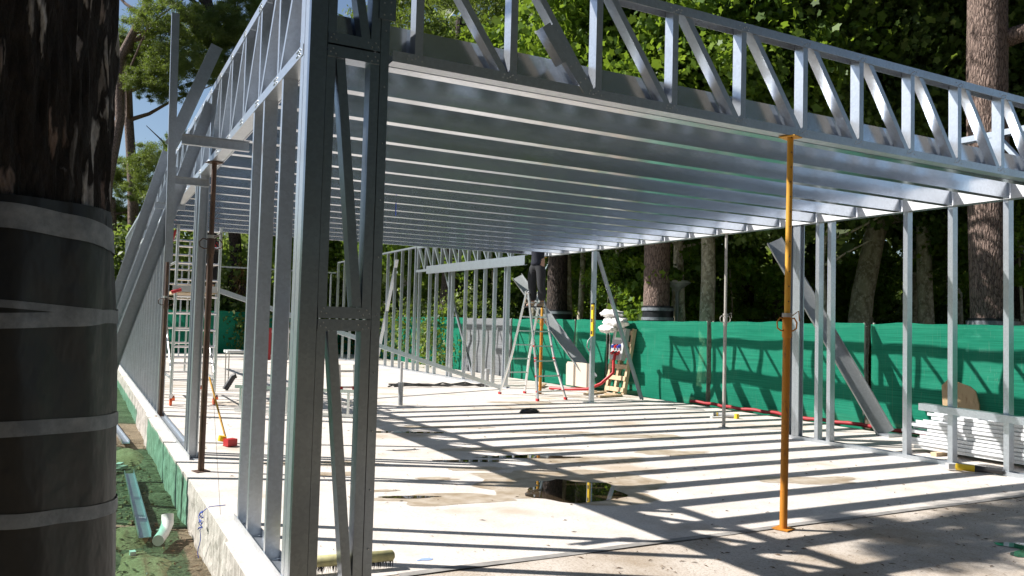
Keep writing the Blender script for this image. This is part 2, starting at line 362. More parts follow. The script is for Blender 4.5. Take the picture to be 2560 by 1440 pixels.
# sand spills beside the trench
for i, (x, y, rx, ry, h) in enumerate([(-.42,7.6,.30,.9,.12), (-.62,3.3,.22,.45,.10), (-.55,2.2,.25,.75,.09), (-.75,1.3,.3,.5,.12), (-.9,4.6,.25,.8,.08)]):
    b_ = MB()
    def fn(u, v, x=x, y=y, rx=rx, ry=ry, h=h, i=i):
        a = u*2*math.pi; rr = v*(1+.3*noise.noise(Vector((math.cos(a)*1.5, math.sin(a)*1.5, i))))
        return (x+rx*rr*math.cos(a), y+ry*rr*math.sin(a), -.475+(h*.6+.05)*(1-v*v)+.05*noise.noise(Vector((rr*math.cos(a)*3, rr*math.sin(a)*3, i+5)))*(1-v))
    b_.sheet(9, 28, fn); tag(b_.build('sand_heap', SAND), kind='structure')
# scattered grit and leaf litter on slab and trench
random.seed(5); lt = MB()
for i in range(4200):
    if i < 1300: x, y, z = random.uniform(.2, 9.5), random.uniform(.2, 11), .003
    elif i < 1900: x, y, z = random.uniform(1.8, 7), random.uniform(-1.6, .1), -.001
    else: x, y, z = random.uniform(-1.1, -.15), random.uniform(.6, 9), -.40+random.random()*.02
    a = random.random()*6.28; l = random.uniform(.006, .03)*(1.0 if i < 1900 else 1.5); ww = l*random.uniform(.05, .28); ca, sa = math.cos(a), math.sin(a)
    lt.add([(x-l*ca, y-l*sa, z), (x+ww*sa, y-ww*ca, z+.004), (x+l*ca, y+l*sa, z), (x-ww*sa, y+ww*ca, z+.006)], [(0,1,2,3)])
tag(lt.build('leaf_litter', mat("litter", (.13,.08,.045), .9)), label='brown leaf litter and grit scattered over the slab and trench', kind='stuff')

# ================================================================== STEEL FRAME
DW = .10
def stud(root, x, y, z0, z1, name='stud', flip=1, d=DW, fl=.045, m=GALV):
    """C stud in a wall running along Y: web faces -Y, flanges reach +Y"""
    return MB().csec((x, y, z0), (x, y, z1), X, Y*flip, d, fl).build(name, m, root)
def webs_y(root, x, y0, y1, zb, zt, pitch=.64, lean=1, m=GALV, clipn=100):
    k = int(round((y1-y0)/pitch))
    for i in range(k+1):
        y = y0+i*pitch
        MB().csec((x, y, zb), (x, y, zt), X, Y, DW-.012, .042).build('vertical_web', m, root)
        if i < k:
            a, b = (x, y+.055, zt), (x, y+pitch-.02, zb)
            if lean < 0: a, b = (x, y+.055, zb), (x, y+pitch-.02, zt)
            dv = Vector(b)-Vector(a); MB().csec(a, b, X, Vector((0, abs(dv.z), -dv.y*(1 if dv.z > 0 else -1))).normalized(), DW-.014, .04).build('diagonal_web', m, root)
def chord(root, p0, p1, D, F, name, m=GALV, fl=.065): return MB().csec(p0, p1, D, F, DW, fl, 0).build(name, m, root)
def screws_on(root, pts, nrm, r=.007):
    mb = MB(); random.seed(3)
    for p in pts: mb.dome(p, nrm, r, .005)
    return tag(mb.build('screws', SCREW, root), kind='stuff')

# ---- left wall
lw = thing('wall_frame', 'long steel stud wall on the left slab edge, running away from the dark corner post', 'wall frame', (0,4,0))
XL = DW/2
MB().csec((XL,.0,0), (XL,1.78,0), X, Z, DW, .05, 0).build('base_track', GALV, lw); MB().csec((XL,4.55,0), (XL,26,0), X, Z, DW, .05, 0).build('base_track', GALV, lw)
for y in [.68, 1.27, 1.64, 4.72, 4.92, 5.06, 8.72, 9.3]+[9.9+.62*i for i in range(25)]:
    stud(lw, XL, y, .006, 3.0, d=DW-.01)
for y in (4.72, 8.72):    # tight boxed pairs beside the openings
    MB().csec((XL, y-.004, .006), (XL, y-.004, 3.0), X, -Y, DW-.01, .045).build('jamb_stud', GALV, lw)
# ---- left truss on the wall
lt_ = thing('wall_truss', 'latticed steel truss lying on top of the left stud wall, leading away from the camera', 'truss', (0,4,3))
chord(lt_, (XL,.17,3.0), (XL,22,3.0), X, Z, 'bottom_chord'); chord(lt_, (XL,.17,3.78), (XL,22,3.78), X, -Z, 'top_chord')
webs_y(lt_, XL, .22, .22+.64*34, 3.008, 3.77)
pts = []
for i in range(24):
    for dy in (-.01, .03, .06):
        for z in (3.02, 3.045, 3.73, 3.755): pts.append((-.001, .24+.64*i+dy+.01*(z*97 % 1), z))
screws_on(lt_, pts, -X, .008)
MB().box((.112, 5.4, 3.13), (.008, 10.5, .255)).build('rim_plate', GALVW, lt_)
# ---- front truss
ft = thing('roof_truss', 'latticed front steel truss spanning right from the dark corner column', 'truss', (4,0,3))
YF = DW/2
chord(ft, (.482,YF,3.0), (W+.07,YF,3.0), Y, Z, 'bottom_chord'); chord(ft, (.482,YF,3.78), (W+.07,YF,3.78), Y, -Z, 'top_chord')
xv = [.62, 1.255]+[1.255+.645*i for i in range(1, 11)]; pts = []
for i, x in enumerate(xv):
    if x > W-.1: x = W-.1
    MB().csec((x,YF,3.008), (x,YF,3.77), Y, X, DW-.012, .05).build('vertical_web', GALV, ft)
    if i+1 < len(xv):
        a = Vector((x+.075, YF, 3.76)); b = Vector((min(xv[i+1], W-.1)-.03, YF, 3.012)); dv = b-a
        MB().csec(a, b, Y, Vector((-dv.z, 0, dv.x)).normalized(), DW-.016, .045).build('diagonal_web', GALV, ft)
    for dx, z in ((-.04,3.05), (-.02,3.03), (-.05,3.03), (.0,3.04), (.02,3.055), (.045,3.03)): pts += [(x+dx, -.001, z), (x-dx+.02, -.001, 6.78-z)]
screws_on(ft, pts, -Y, .006)
sp = MB(); a = Vector((xv[1]+.28, -.006, 3.42)); b = Vector((xv[2]-.06, -.006, 3.05)); sp.prof([(-.045,0), (.045,0), (.045,.05), (-.045,.05)], a, b, (b-a).cross(Y), Y)
sp.build('splice_sleeve', GALV, ft)
sp = MB(); sp.prof([(-.03,-.07), (.04,-.07), (.04,.02), (-.03,.02)], a+Vector((-.07,.01,-.03)), a+(b-a)*.55+Vector((-.08,.01,-.03)), (b-a).cross(Y), Y); sp.build('splice_tab', GALV, ft)
screws_on(ft, [a+(b-a)*t+(b-a).cross(Y).normalized()*s_*.025+Vector((0,-.001,0)) for t in (.1,.35,.6,.85) for s_ in (-1, 1)], -Y, .006)
# ---- corner column
cc = thing('corner_column', 'dark latticed steel corner column, three uprights rising out of the top of the photo', 'column', (.24,0,0))
TOP = 3.95
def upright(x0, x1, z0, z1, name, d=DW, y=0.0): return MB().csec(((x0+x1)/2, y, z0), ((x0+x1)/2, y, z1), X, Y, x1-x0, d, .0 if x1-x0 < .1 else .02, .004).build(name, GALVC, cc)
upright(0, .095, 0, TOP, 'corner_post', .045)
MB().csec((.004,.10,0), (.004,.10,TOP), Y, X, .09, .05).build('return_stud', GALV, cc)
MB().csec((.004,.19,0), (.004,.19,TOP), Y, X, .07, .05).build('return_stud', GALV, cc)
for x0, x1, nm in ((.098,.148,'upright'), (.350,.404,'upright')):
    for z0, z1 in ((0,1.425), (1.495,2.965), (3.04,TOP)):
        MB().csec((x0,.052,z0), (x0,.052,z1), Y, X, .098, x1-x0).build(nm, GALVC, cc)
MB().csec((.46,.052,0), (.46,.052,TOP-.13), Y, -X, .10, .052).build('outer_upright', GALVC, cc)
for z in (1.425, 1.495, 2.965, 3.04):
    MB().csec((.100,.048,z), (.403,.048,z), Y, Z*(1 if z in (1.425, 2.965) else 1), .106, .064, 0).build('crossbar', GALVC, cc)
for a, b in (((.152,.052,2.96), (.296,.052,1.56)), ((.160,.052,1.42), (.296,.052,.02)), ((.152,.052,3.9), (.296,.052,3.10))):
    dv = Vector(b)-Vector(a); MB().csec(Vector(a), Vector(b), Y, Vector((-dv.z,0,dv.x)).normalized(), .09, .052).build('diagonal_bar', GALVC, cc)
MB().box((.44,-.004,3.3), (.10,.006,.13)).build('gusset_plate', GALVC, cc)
pts = []
for z in (1.45, 1.53, 2.99, 3.07):
    for x, dz in ((.115,0), (.13,.02), (.145,-.008), (.33,.01), (.355,-.012), (.375,.014), (.39,-.005)): pts.append((x, -.006, z+dz))
for z in [.2+.33*i for i in range(11)]: pts.append((.435, -.002, z))
for x, z in ((.42,3.26), (.46,3.27), (.42,3.33), (.46,3.34)): pts.append((x, -.008, z))
screws_on(cc, pts, -Y, .0055)
# ---- roof joists
rj = thing('roof_deck', 'roof frame of parallel shiny steel joists seen from below, open to the sky', 'roof frame', (4,5,3))
JP = .655; NJ = 17
for k in range(NJ):
    y = .125 if k == 0 else .075+JP*k
    MB().csec((.12, y, 3.128), (W-.10, y, 3.128), Z, Y, .25, .095, .018).build('joist', GALVW, rj)
MB().box((W-.084, .165+5.4, 3.13), (.008, 10.6, .255)).build('end_plate', GALVSUN, rj)
# clips where joists meet the end plate
for k in range(1, NJ): MB().box((W-.125, .075+JP*k, 3.13), (.014, .03, .2)).build('joist_clip', GALV, rj)
# ---- right wall
rw = thing('wall_frame', 'open steel stud wall on the right with a low sill rail between its posts', 'wall frame', (W,2,0))
XR = W+DW/2-.07
MB().csec((XR,-.35,0), (XR,3.95,0), X, Z, DW, .05, 0).build('base_track', GALV, rw)
MB().csec((XR,.0,3.0), (XR,10.6,3.0), X, Z, DW, .05, 0).build('head_track', GALV, rw)
for y in (.12, .76, 1.40, 1.98, 3.12, 3.32): stud(rw, XR, y, .006, 3.0, d=DW-.01, fl=.06)
for y, f in ((3.72, 1), (3.718, -1), (3.9, -1)): stud(rw, XR, y, .006, 3.0, 'jamb_stud', f, DW-.01, .06)
MB().prof([(-.06,-.04), (.06,-.04), (.06,.04), (-.06,.04)], (XR-.11,-.1,.60), (XR-.11,1.74,.655), X).build('sill_rail', GALV, rw)
rp = thing('door_post', 'single steel post in the middle of the open right side, spirit level clipped to it', 'post', (W,8.9,0))
MB().csec((XR,8.86,.006), (XR,8.86,3.0), X, Y, DW-.01, .06).build('post', GALV, rp); MB().box((XR, 8.9, .012), (.22,.3,.012)).build('foot_plate', GALV, rp)
rt_ = thing('wall_truss', 'latticed steel truss on top of the right wall, mostly hidden by the joists', 'truss', (W,5,3))
chord(rt_, (XR,.17,3.054), (XR,10.6,3.054), X, Z, 'bottom_chord'); chord(rt_, (XR,.17,3.78), (XR,10.6,3.78), X, -Z, 'top_chord')
webs_y(rt_, XR, .3, .3+.64*16, 3.06, 3.77, lean=-1)
# ---- far right wall
fw_ = thing('wall_frame', 'far steel stud wall with a lattice header, beyond the stepladder', 'wall frame', (W,16,0))
MB().csec((XR,12.4,0), (XR,27,0), X, Z, DW, .05, 0).build('base_track', GALV, fw_)
for y in (12.5, 12.62, 13.2, 13.75, 14.3, 14.9, 15.75, 15.95, 16.9, 17.4, 18.2): stud(fw_, XR, y, .006, 3.0, d=DW-.01)
for y in (18.55, 19.1, 19.75, 20.4, 21.1, 21.9, 22.7, 23.5, 24.3, 25.2, 26.1, 27.0): stud(fw_, XR, y, .006, 3.76, d=DW-.01)
MB().csec((XR,18.5,3.8), (XR,27,3.8), X, -Z, DW, .05, 0).build('head_track', GALV, fw_)
chord(fw_, (XR,12.3,3.0), (XR,18.45,3.0), X, Z, 'bottom_chord'); chord(fw_, (XR,12.3,3.78), (XR,18.45,3.78), X, -Z, 'top_chord')
webs_y(fw_, XR, 12.35, 12.35+.6*10, 3.06, 3.77, .6, -1)
MB().rect((XR,22,.1), (XR,20.3,3.5), X, .1, .05).build('brace_strap', GALV, fw_); MB().rect((XR+.1,14.5,.1), (XR+.1,16.6,3.0), X, .06, .06).build('brace_strap', GALV, fw_)
lb = MB(); lb.csec((W-.16,11.5,2.965), (W-.16,17.4,3.02), Z, X, .22, .08, 0)
tag(lb.build('ledger_beam', GALV, None, (W-.16,11.5,2.97)), 'bright sheet steel ledger beam being fixed along the far wall by the worker', 'beam')
bw = thing('wall_frame', 'sparse steel stud wall closing the far end of the slab', 'wall frame', (3,27.2,0))
MB().csec((.1,27.2,0), (7.8,27.2,0), Y, Z, DW, .05, 0).build('base_track', GALV, bw); MB().csec((.1,27.2,3.4), (7.8,27.2,3.4), Y, -Z, DW, .05, 0).build('head_track', GALV, bw)
for x in (.4, 1.4, 2.1, 3.3, 4.6, 5.0, 5.5, 6.0, 6.4, 6.8, 7.2, 7.6): MB().csec((x,27.2,.006), (x,27.2,3.4), Y, X, DW-.01, .045).build('stud', GALV, bw)

# ---- brackets and shores outside the left wall
def single(mb, name, m, label, cat, loc, group=None): return tag(mb.build(name, m, None, loc), label, cat, group)
for y, xo, z, lab in ((1.80,-.47,2.76,'steel bracket arm jutting left from the wall, nearest the corner column'),
                      (3.98,-.36,2.80,'steel bracket arm jutting left beside the tall upright profile, near the rusty prop head'),
                      (6.05,-.33,2.80,'short steel bracket arm jutting left, third from the corner column'),
                      (10.4,-.33,2.95,'smallest farthest steel bracket arm jutting left from the wall')):
    mb = MB(); mb.csec((xo, y, z), (.0, y, z), Z, -Y, .075, .045, .0)
    single(mb, 'bracket_arm', GALV, lab, 'bracket', (xo,y,z), 'bracket arms along the left wall')
single(MB().csec((-.335,3.93,2.0), (-.375,3.93,4.42), X, Y, .07, .045, .01), 'guard_post', GALV, 'thin upright steel profile rising above the left wall against the pines', 'upright', (-.35,3.93,2))
single(MB().rect((-.36,3.99,3.13), (.02,3.99,4.18), Y, .05, .115), 'raking_profile', GALV, 'short slanting flat profile with a cut point, topmost above the left wall', 'profile', (-.36,3.99,3.13))
for p0, p1, ww, lab in (((-1.20,4.0,-.42), (.0,4.07,3.62), .115, 'nearest wide slanting steel shore leaning on the left wall, in front of the rusty prop'),
                        ((-1.31,5.0,-.42), (-.31,5.0,3.26), .10, 'slanting steel shore farther left, ending beside the thin upright profile'),
                        ((-1.22,6.4,-.42), (-.10,6.4,3.35), .09, 'slanting steel shore half hidden between the two wider shores')):
    single(MB().csec(p0, p1, Vector((1,0,.3)), -Y, ww, .045, .01), 'raking_shore', GALV, lab, 'shore', p0, 'raking shores on the left wall')

# ================================================================== PROPS
def prop(name, lab, x, y, zt, mlow, mup, zc, r=.024, plate=True, lx=0, zb=0.0, upper_holes=True):
    t = thing(name, lab, 'prop', (x,y,zb), 'adjustable steel props')
    a, b = Vector((x, y, zb)), Vector((x+lx, y, zt)); at = lambda z: a+(b-a)*((z-zb)/(zt-zb))
    MB().tube([at(zb+.008), at(zc)], r*1.12, 14).build('outer_tube', mlow, t)
    up_ = MB().tube([at(zc), at(zt-.012)], r*.9, 14).build('inner_tube', mup, t)
    if upper_holes:
        h = MB()
        for k in range(int((zt-zc)/.115)): h.tube([at(zc+.12+.115*k)+Vector((-.012,-r*.9+.001,0)), at(zc+.12+.115*k)+Vector((-.012,-r*.9-.002,0))], .0055, 8)
        tag(h.build('pin_holes', BLACK, up_), kind='stuff')
    MB().tube([at(zc-.16), at(zc-.15), at(zc-.02), at(zc-.01)], [r*1.2, r*1.38, r*1.38, r*1.2], 14).build('collar', mlow, t)
    MB().tube([at(zc), at(zc+.03)], r*1.5, 14).build('nut', GREYP, t)
    hd = MB(); c = at(zc-.06)
    for s_ in (-1, 1): hd.tube([c+Vector((s_*r*1.3,0,.045)), c+Vector((s_*.075,0,.055)), c+Vector((s_*.105,0,.02)), c+Vector((s_*.10,0,-.025)), c+Vector((s_*.06,0,-.045)), c+Vector((s_*r*1.3,0,-.04))], .006, 6)
    hd.tube([c+Vector((.02,-.03,.07)), c+Vector((.09,-.03,.11)), c+Vector((.10,-.03,.03))], .004, 6)
    hd.build('handle', mlow, t)
    for z, nm in ((zb+.004, 'base_plate'), (zt-.006, 'head_plate')): MB().box(at(z), (.13,.13,.008), Matrix.Rotation(.3, 3, 'Z')).build(nm, mlow if z < 1 else mup, t)
    return t
prop('steel_prop', 'orange steel prop under the front truss, standing alone in the foreground of the slab', 3.70, .03, 2.998, ORANGE, ORANGE2, 1.60, .026, lx=.03)
prop('steel_prop', 'rusty dark steel prop under the left truss, standing on the slab edge', .03, 3.86, 2.998, RUST, RUST, 2.25, .026)
prop('steel_prop', 'plain grey steel prop under the right edge of the roof', 7.74, 5.05, 3.0, GREYP, GREYP, 1.72, .024, upper_holes=False)
prop('steel_prop', 'orange steel prop behind the man on the stepladder', 7.86, 10.9, 3.0, ORANGE, ORANGE2, 1.65, .03)
prop('steel_prop', 'brown steel prop at the far jamb of the left wall opening', .05, 8.60, 2.998, RUST, RUST, 1.75, .024)

# ================================================================== right side leaning profiles
single(MB().csec((9.5,3.55,.03), (8.75,5.05,2.95), Vector((.83,-.47,.45)), Vector((-.47,-.83,0)), .25, .06, .015), 'leaning_beam', GALVD, 'wide grey steel beam leaning behind the right wall studs, its foot by the red pipe', 'beam', (9.5,3.55,0))
single(MB().box((9.55,3.50,.02), (.35,.2,.04)), 'steel_offcut', GALV, 'flat steel offcut under the foot of the wide leaning beam', 'offcut', (9.5,3.5,0))
single(MB().csec((9.35,9.2,.02), (8.0,8.98,3.0), Y, Vector((-1,0,-.4)), .07, .05, .0), 'raking_brace', GALV, 'thin slanting steel brace from the single door post down to the slab', 'brace', (9.35,9.2,0))
single(MB().csec((9.75,11.7,.25), (9.0,14.2,2.75), Vector((.80,-.2,.45)), Vector((-.5,-.8,.5)), .28, .06, .015), 'leaning_beam', GALVD, 'wide grey steel channel leaning behind the stepladder', 'beam', (9.7,11.7,.2))
single(MB().csec((7.6,12.2,.03), (1.1,11.2,2.0), Z, Y, .09, .05, .0), 'long_profile', GALV, 'long slender steel profile sloping from the scaffold down to the far right floor', 'profile', (7.6,12.2,0))

# pile of profiles
pile = thing('profile_pile', 'stacked pile of galvanized steel profiles lying behind the right wall', 'profile pile', (9.0,1.8,0))
random.seed(11)
for lay in range(10):
    for j in range(3 if lay < 8 else 2):
        y0 = 2.45+random.uniform(-.35,.22)-lay*.03; xx = 8.55+j*.17+random.uniform(-.015,.015); z = .05+.046*lay
        MB().csec((xx, y0, z), (xx+random.uniform(-.03,.03), y0-2.6, z), X, Z, .15, .038, 0, .006).build('profile', GALVSUN, pile)
for y in (2.0, .3): MB().box((8.75,y,.024), (.8,.08,.045)).build('bearer', WOOD, pile)

# ================================================================== FENCES
def fence_run(name, lab, p0, p1, zb, zt, m, seed, bulge=.07, thick=True, meshh=True, posts=True, group=None, sag=.0):
    p0, p1 = Vector(p0), Vector(p1); L = (p1-p0).length; d = (p1-p0)/L; nrm = Vector((-d.y, d.x, 0))
    t = thing(name, lab, 'fence', ((p0.x+p1.x)/2, (p0.y+p1.y)/2, zb), group)
    def fn(u, v):
        p = p0+d*(L*u); e = math.sin(math.pi*min(1, max(0, v)))
        n1 = noise.noise(Vector((u*L*.9, v*2.2, seed)))*bulge*e+noise.noise(Vector((u*L*4, v*5, seed+9)))*bulge*.22*e
        top = zt+.02*noise.noise(Vector((u*L*1.3, seed, 2)))-sag*math.sin(math.pi*u)
        return p+nrm*n1+Z*(zb+.02*noise.noise(Vector((u*L*2, seed, 7)))+(top-zb)*v)
    nb = MB(); nb.sheet(15, max(8, int(L*9)), fn); nb.build('netting', m, t)
    wm = MB()
    if posts:
        for q in (p0+d*.03, p1-d*.03): MB().tube([q+nrm*-.04+Z*(zb-.05), q+nrm*-.04+Z*(zt+.01)], .02, 8).build('post', GREYP, t)
    if meshh:
        k = int(L/.16)
        for i in range(k+1): wm.tube([p0+d*(L*i/k)+nrm*-.09+Z*(zb+.03), p0+d*(L*i/k)+nrm*-.09+Z*(zt-.02)], .0025, 3, False)
        for i in range(9): wm.tube([p0+nrm*-.09+Z*(zb+.05+(zt-zb-.1)*i/8), p1+nrm*-.09+Z*(zb+.05+(zt-zb-.1)*i/8)], .003, 3, False)
        wm.build('wire_mesh', GREYP, t)
    return t
FX = 10.06; G = 'green netted site fence panels'
yb = [-2.6, .9, 4.32, 8.05, 11.55, 12.98]
labs = ['green netted fence panel at the right edge of the photo, shadowed by the truss', 'green netted fence panel behind the profile pile and the plywood sheet', 'green netted fence panel between the grey prop and the leaning beam', 'green netted fence panel behind the slanting door brace', 'narrow green netted fence panel behind the pallet and stepladder']
for i in range(5):
    fence_run('site_fence', labs[i], (FX+.02*(i % 2), yb[i]+.05, 0), (FX+.02*((i+1) % 2), yb[i+1]-(.02 if i > 2 else .07), 0), -.03, 1.665, NET, i*3.1, .10 if i else .16, group=G)
fence_run('site_fence', 'green netted fence panel right behind the stepladder', (FX,13.02,0), (FX-.1,16.2,0), -.03, 1.67, NET, 22, group=G)
fence_run('site_fence', 'pale grey netted fence panel behind the far wall studs', (FX-.1,16.3,0), (FX-.1,19.4,0), -.03, 1.68, NETG, 25, group=G)
fence_run('site_fence', 'dark green netted fence run behind the lattice header wall', (FX-.1,19.5,0), (FX-.1,31,0), -.03, 1.7, NET, 28, meshh=False, group=G)
fence_run('site_fence', 'green netted fence across the far end of the site, seen past the scaffold', (FX-.1,31.2,0), (-1.9,31.2,0), -.1, 1.75, NET, 31, meshh=False, group=G)
# left boundary fence, just outside the picture behind the trunk
fence_run('site_fence', 'low sagging green netted fence beside the wrapped pine trunk', (-1.62,1.0,0), (-1.62,4.3,0), -.27, 1.16, NETL, 41, .05, meshh=False, group=G, sag=.03)
fence_run('site_fence', 'green netted fence along the trench left of the slab', (-1.62,4.45,0), (-1.62,9.4,0), -.27, 1.66, NETL, 44, .05, meshh=False, group=G)
fence_run('site_fence', 'farthest green netted fence left of the slab', (-1.75,12.4,0), (-1.9,31,0), -.27, 1.66, NETL, 47, .05, meshh=False, group=G)
# red corrugated pipe at fence foot
rp_ = []
for i in range(60):
    y = 8.3-5.4*i/59; rp_.append((9.86+.05*math.sin(i*.35)+(.12 if i > 42 else 0), y, .05+.008*math.sin(i*1.1)))
single(MB().tube(rp_, [.03+.004*(i % 2) for i in range(60)], 8), 'corrugated_pipe', REDC, 'red corrugated pipe lying along the foot of the green fence', 'pipe', (9.86,5.5,0))
# plywood sheet
pl = MB(); o_ = [(-.27,0), (.26,0), (.25,.28), (.20,.46), (.12,.52), (-.20,.60), (-.30,.50)]
pl.prof(o_, (9.93,2.66,.28), (9.95,2.66,.28), Vector((0,-1,0)), Vector((.08,0,1))); single(pl, 'plywood_offcut', PLY, 'brown plywood offcut leaning on the fence above the pile of profiles', 'plywood sheet', (9.94,2.66,.28))

# ================================================================== STEPLADDER
ld = thing('step_ladder', 'aluminium A-shaped stepladder with red feet, carrying the man', 'ladder', (7.3,10.2,0))
def ladder_side(root, apex_y, sgn, foot_l, foot_r, ztop, xl, xr, rungs, mred=True):
    yt = apex_y+sgn*.03
    TL, TR = Vector((xl, yt, ztop)), Vector((xr, yt, ztop)); FL, FR = Vector(foot_l), Vector(foot_r)
    def rail(Tp, Fp):
        K = Tp.lerp(Fp, .62); K.x = Tp.x+(Fp.x-Tp.x)*.38
        return K
    for Tp, Fp in ((TL, FL), (TR, FR)):
        K = rail(Tp, Fp); mb = MB(); mb.rect(Tp, K, Y, .055, .024); mb.rect(K, Fp+Z*.03, Y, .06, .026); rl = mb.build('rail', ALU, root)
        mb = MB(); mb.box(Fp+Z*.025, (.045,.075,.05)); mb.build('foot', RED, rl)
        if mred: MB().tube([K+Vector((0,-.035,0)), K+Vector((0,.03,0))], .02, 8).build('lock_knob', RED, rl)
    for i in range(rungs):
        t = (i+.75)/(rungs+.35)
        f = lambda Tp, Fp: (Tp.lerp(rail(Tp, Fp), t/.62) if t < .62 else rail(Tp, Fp).lerp(Fp, (t-.62)/.38))
        a, b = f(TL, FL), f(TR, FR); mb = MB(); mb.rect(a, b, Y, .035, .028); rg = mb.build('rung', ALU, root)
        if mred and t > .5: MB().box(a, (.035,.045,.035)).build('rung_cap', RED, rg); MB().box(b, (.035,.045,.035)).build('rung_cap', RED, rg)
ladder_side(ld, 10.25, -1, (6.97,9.46,0), (7.72,9.62,0), 2.19, 7.12, 7.46, 7)
ladder_side(ld, 10.25, 1, (6.95,11.05,0), (7.60,11.12,0), 2.19, 7.12, 7.46, 7, False)
MB().tube([(7.07,10.25,2.17), (7.51,10.25,2.17)], .035, 10).build('hinge', ALU, ld)

# ================================================================== PEOPLE
def skinned(name, chains, m, parent, sub=2, root_i=0):
    """chains: list of [(point, radius), ...]; equal points are merged to one skeleton"""
    V_, E_, Rr = [], [], []; idx = {}
    for ch in chains:
        prev = None
        for p, r in ch:
            k = tuple(round(c, 4) for c in p)
            if k not in idx: idx[k] = len(V_); V_.append(Vector(p)); Rr.append(r)
            if prev is not None and prev != idx[k]: E_.append((prev, idx[k]))
            prev = idx[k]
    o0 = wloc(parent); me = bpy.data.meshes.new(name); me.from_pydata([v-o0 for v in V_], E_, []); ob = bpy.data.objects.new(name, me); C.objects.link(ob)
    sm = ob.modifiers.new('skin', 'SKIN'); sm.use_smooth_shade = True
    for i, sv in enumerate(me.skin_vertices[0].data): sv.radius = (Rr[i] if isinstance(Rr[i], tuple) else (Rr[i], Rr[i])); sv.use_root = (i == root_i)
    sb = ob.modifiers.new('sub', 'SUBSURF'); sb.levels = sub; sb.render_levels = sub
    dg = bpy.context.evaluated_depsgraph_get(); dg.update()
    nm = bpy.data.meshes.new_from_object(ob.evaluated_get(dg)); bpy.data.objects.remove(ob); bpy.data.meshes.remove(me)
    nm.name = name; nm.materials.clear(); nm.materials.append(m)
    for p_ in nm.polygons: p_.use_smooth = True
    o2 = bpy.data.objects.new(name, nm); C.objects.link(o2); o2.parent = parent; return o2
def person(lab, x, y, z, H, face, legm, topm, bootm, armL, armR, stance=.11, bag=True):
    """standing figure; armL/armR = (elbow, wrist) offsets from the shoulder in body axes (right, forward, up)"""
    t = thing('person', lab, 'person', (x,y,z))
    F = Vector((math.sin(face), math.cos(face), 0)); Rt = Vector((F.y, -F.x, 0)); s = H/1.75
    B = lambda r_, f_, u_: Vector((x,y,z))+(Rt*r_+F*f_+Z*u_)*s
    pel = B(0,0,.95); che = B(0,.01,1.25); nk = B(0,.0,1.47); hd0 = B(0,.02,1.58); hd1 = B(0,.03,1.68)
    body = [[(pel,.13*s), (B(0,0,1.08),.12*s), (che,.145*s), (B(0,0,1.40),.09*s), (nk,.052*s), (hd0,.082*s), (hd1,.092*s), (B(0,.02,1.74),.055*s)]]
    legs = []; sleeves = [[(B(0,0,.86),.17*s), (B(0,0,.95),.165*s), (B(0,0,1.08),.14*s), (che,.165*s), (B(0,0,1.41),.10*s), (B(0,0,1.455),.065*s)]]
    trous = [[(B(0,0,1.0),.137*s), (pel,.14*s)]]
    for sd_ in (-1, 1):
        hip = B(sd_*.09,0,.88); kn = B(sd_*stance,.03,.49); an = B(sd_*stance,-.01,.09); toe = B(sd_*(stance+.02),.16,.035)
        body.append([(pel,.13*s), (hip,.09*s), (kn,.058*s), (B(sd_*stance,-.01,.30),.055*s), (an,.038*s), (toe,.035*s)])
        trous.append([(pel,.14*s), (hip,.125*s), (B(sd_*stance*.98,.03,.68),.108*s), (kn,.092*s), (B(sd_*stance,-.01,.30),.095*s), (B(sd_*stance,-.01,.12),.088*s)])
        legs.append((an, toe, sd_))
        sh = B(sd_*.19,0,1.40); el_o, wr_o = armL if sd_ < 0 else armR
        el = sh+(Rt*el_o[0]*sd_+F*el_o[1]+Z*el_o[2])*s; wr = sh+(Rt*wr_o[0]*sd_+F*wr_o[1]+Z*wr_o[2])*s
        dr = (wr-el).normalized(); hn = wr+dr*.05*s
        body.append([(B(0,0,1.40),.09*s), (sh,.058*s), (el,.042*s), (wr,.028*s), (hn,.034*s)])
        sleeves.append([(B(0,0,1.41),.10*s), (sh,.075*s), (el,.056*s), (el.lerp(wr,.85),.045*s)])
        side = dr.cross(Z); side = side.normalized() if side.length > .1 else Rt
        curl = side.cross(dr).normalized()
        for q in range(4):
            o_ = (q-1.5)*.019*s; L_ = (.075, .085, .08, .062)[q]*s
            body.append([(hn,.034*s), (hn+dr*.03*s+side*o_,.0105*s), (hn+dr*(.03*s+L_*.5)+side*o_*1.1+curl*.012*s,.009*s), (hn+dr*(.03*s+L_*.85)+side*o_*1.1+curl*.04*s,.0075*s)])
        body.append([(wr,.028*s), (wr+dr*.03*s-side*.03*s*sd_,.012*s), (wr+dr*.07*s-side*.05*s*sd_+curl*.015*s,.009*s)])
    body.append([(hd0,.082*s), (B(0,.125,1.60),.014*s)])      # nose
    for sd_ in (-1, 1): body.append([(hd0,.082*s), (B(sd_*.088,.01,1.61),.016*s)])   # ears
    bd = skinned('body', body, SKIN, t)
    for sd_ in (-1, 1): MB().tube([B(sd_*.03,.095,1.635), B(sd_*.03,.108,1.635)], [.013*s,.006*s], 8).build('eye', BLACK, bd)
    MB().box(B(0,.105,1.555), (.045*s,.012*s,.01*s), Matrix.Rotation(-face, 3, 'Z')).build('mouth', mat("lips", (.3,.1,.09), .5), bd)
    skinned('trousers', trous, legm, t); skinned('jacket', sleeves, topm, t)
    skinned('hair', [[(B(0,-.02,1.66),.094*s), (B(0,.01,1.73),.085*s)], [(B(0,-.02,1.66),.094*s), (B(0,-.05,1.58),.065*s)]], HAIR, t)
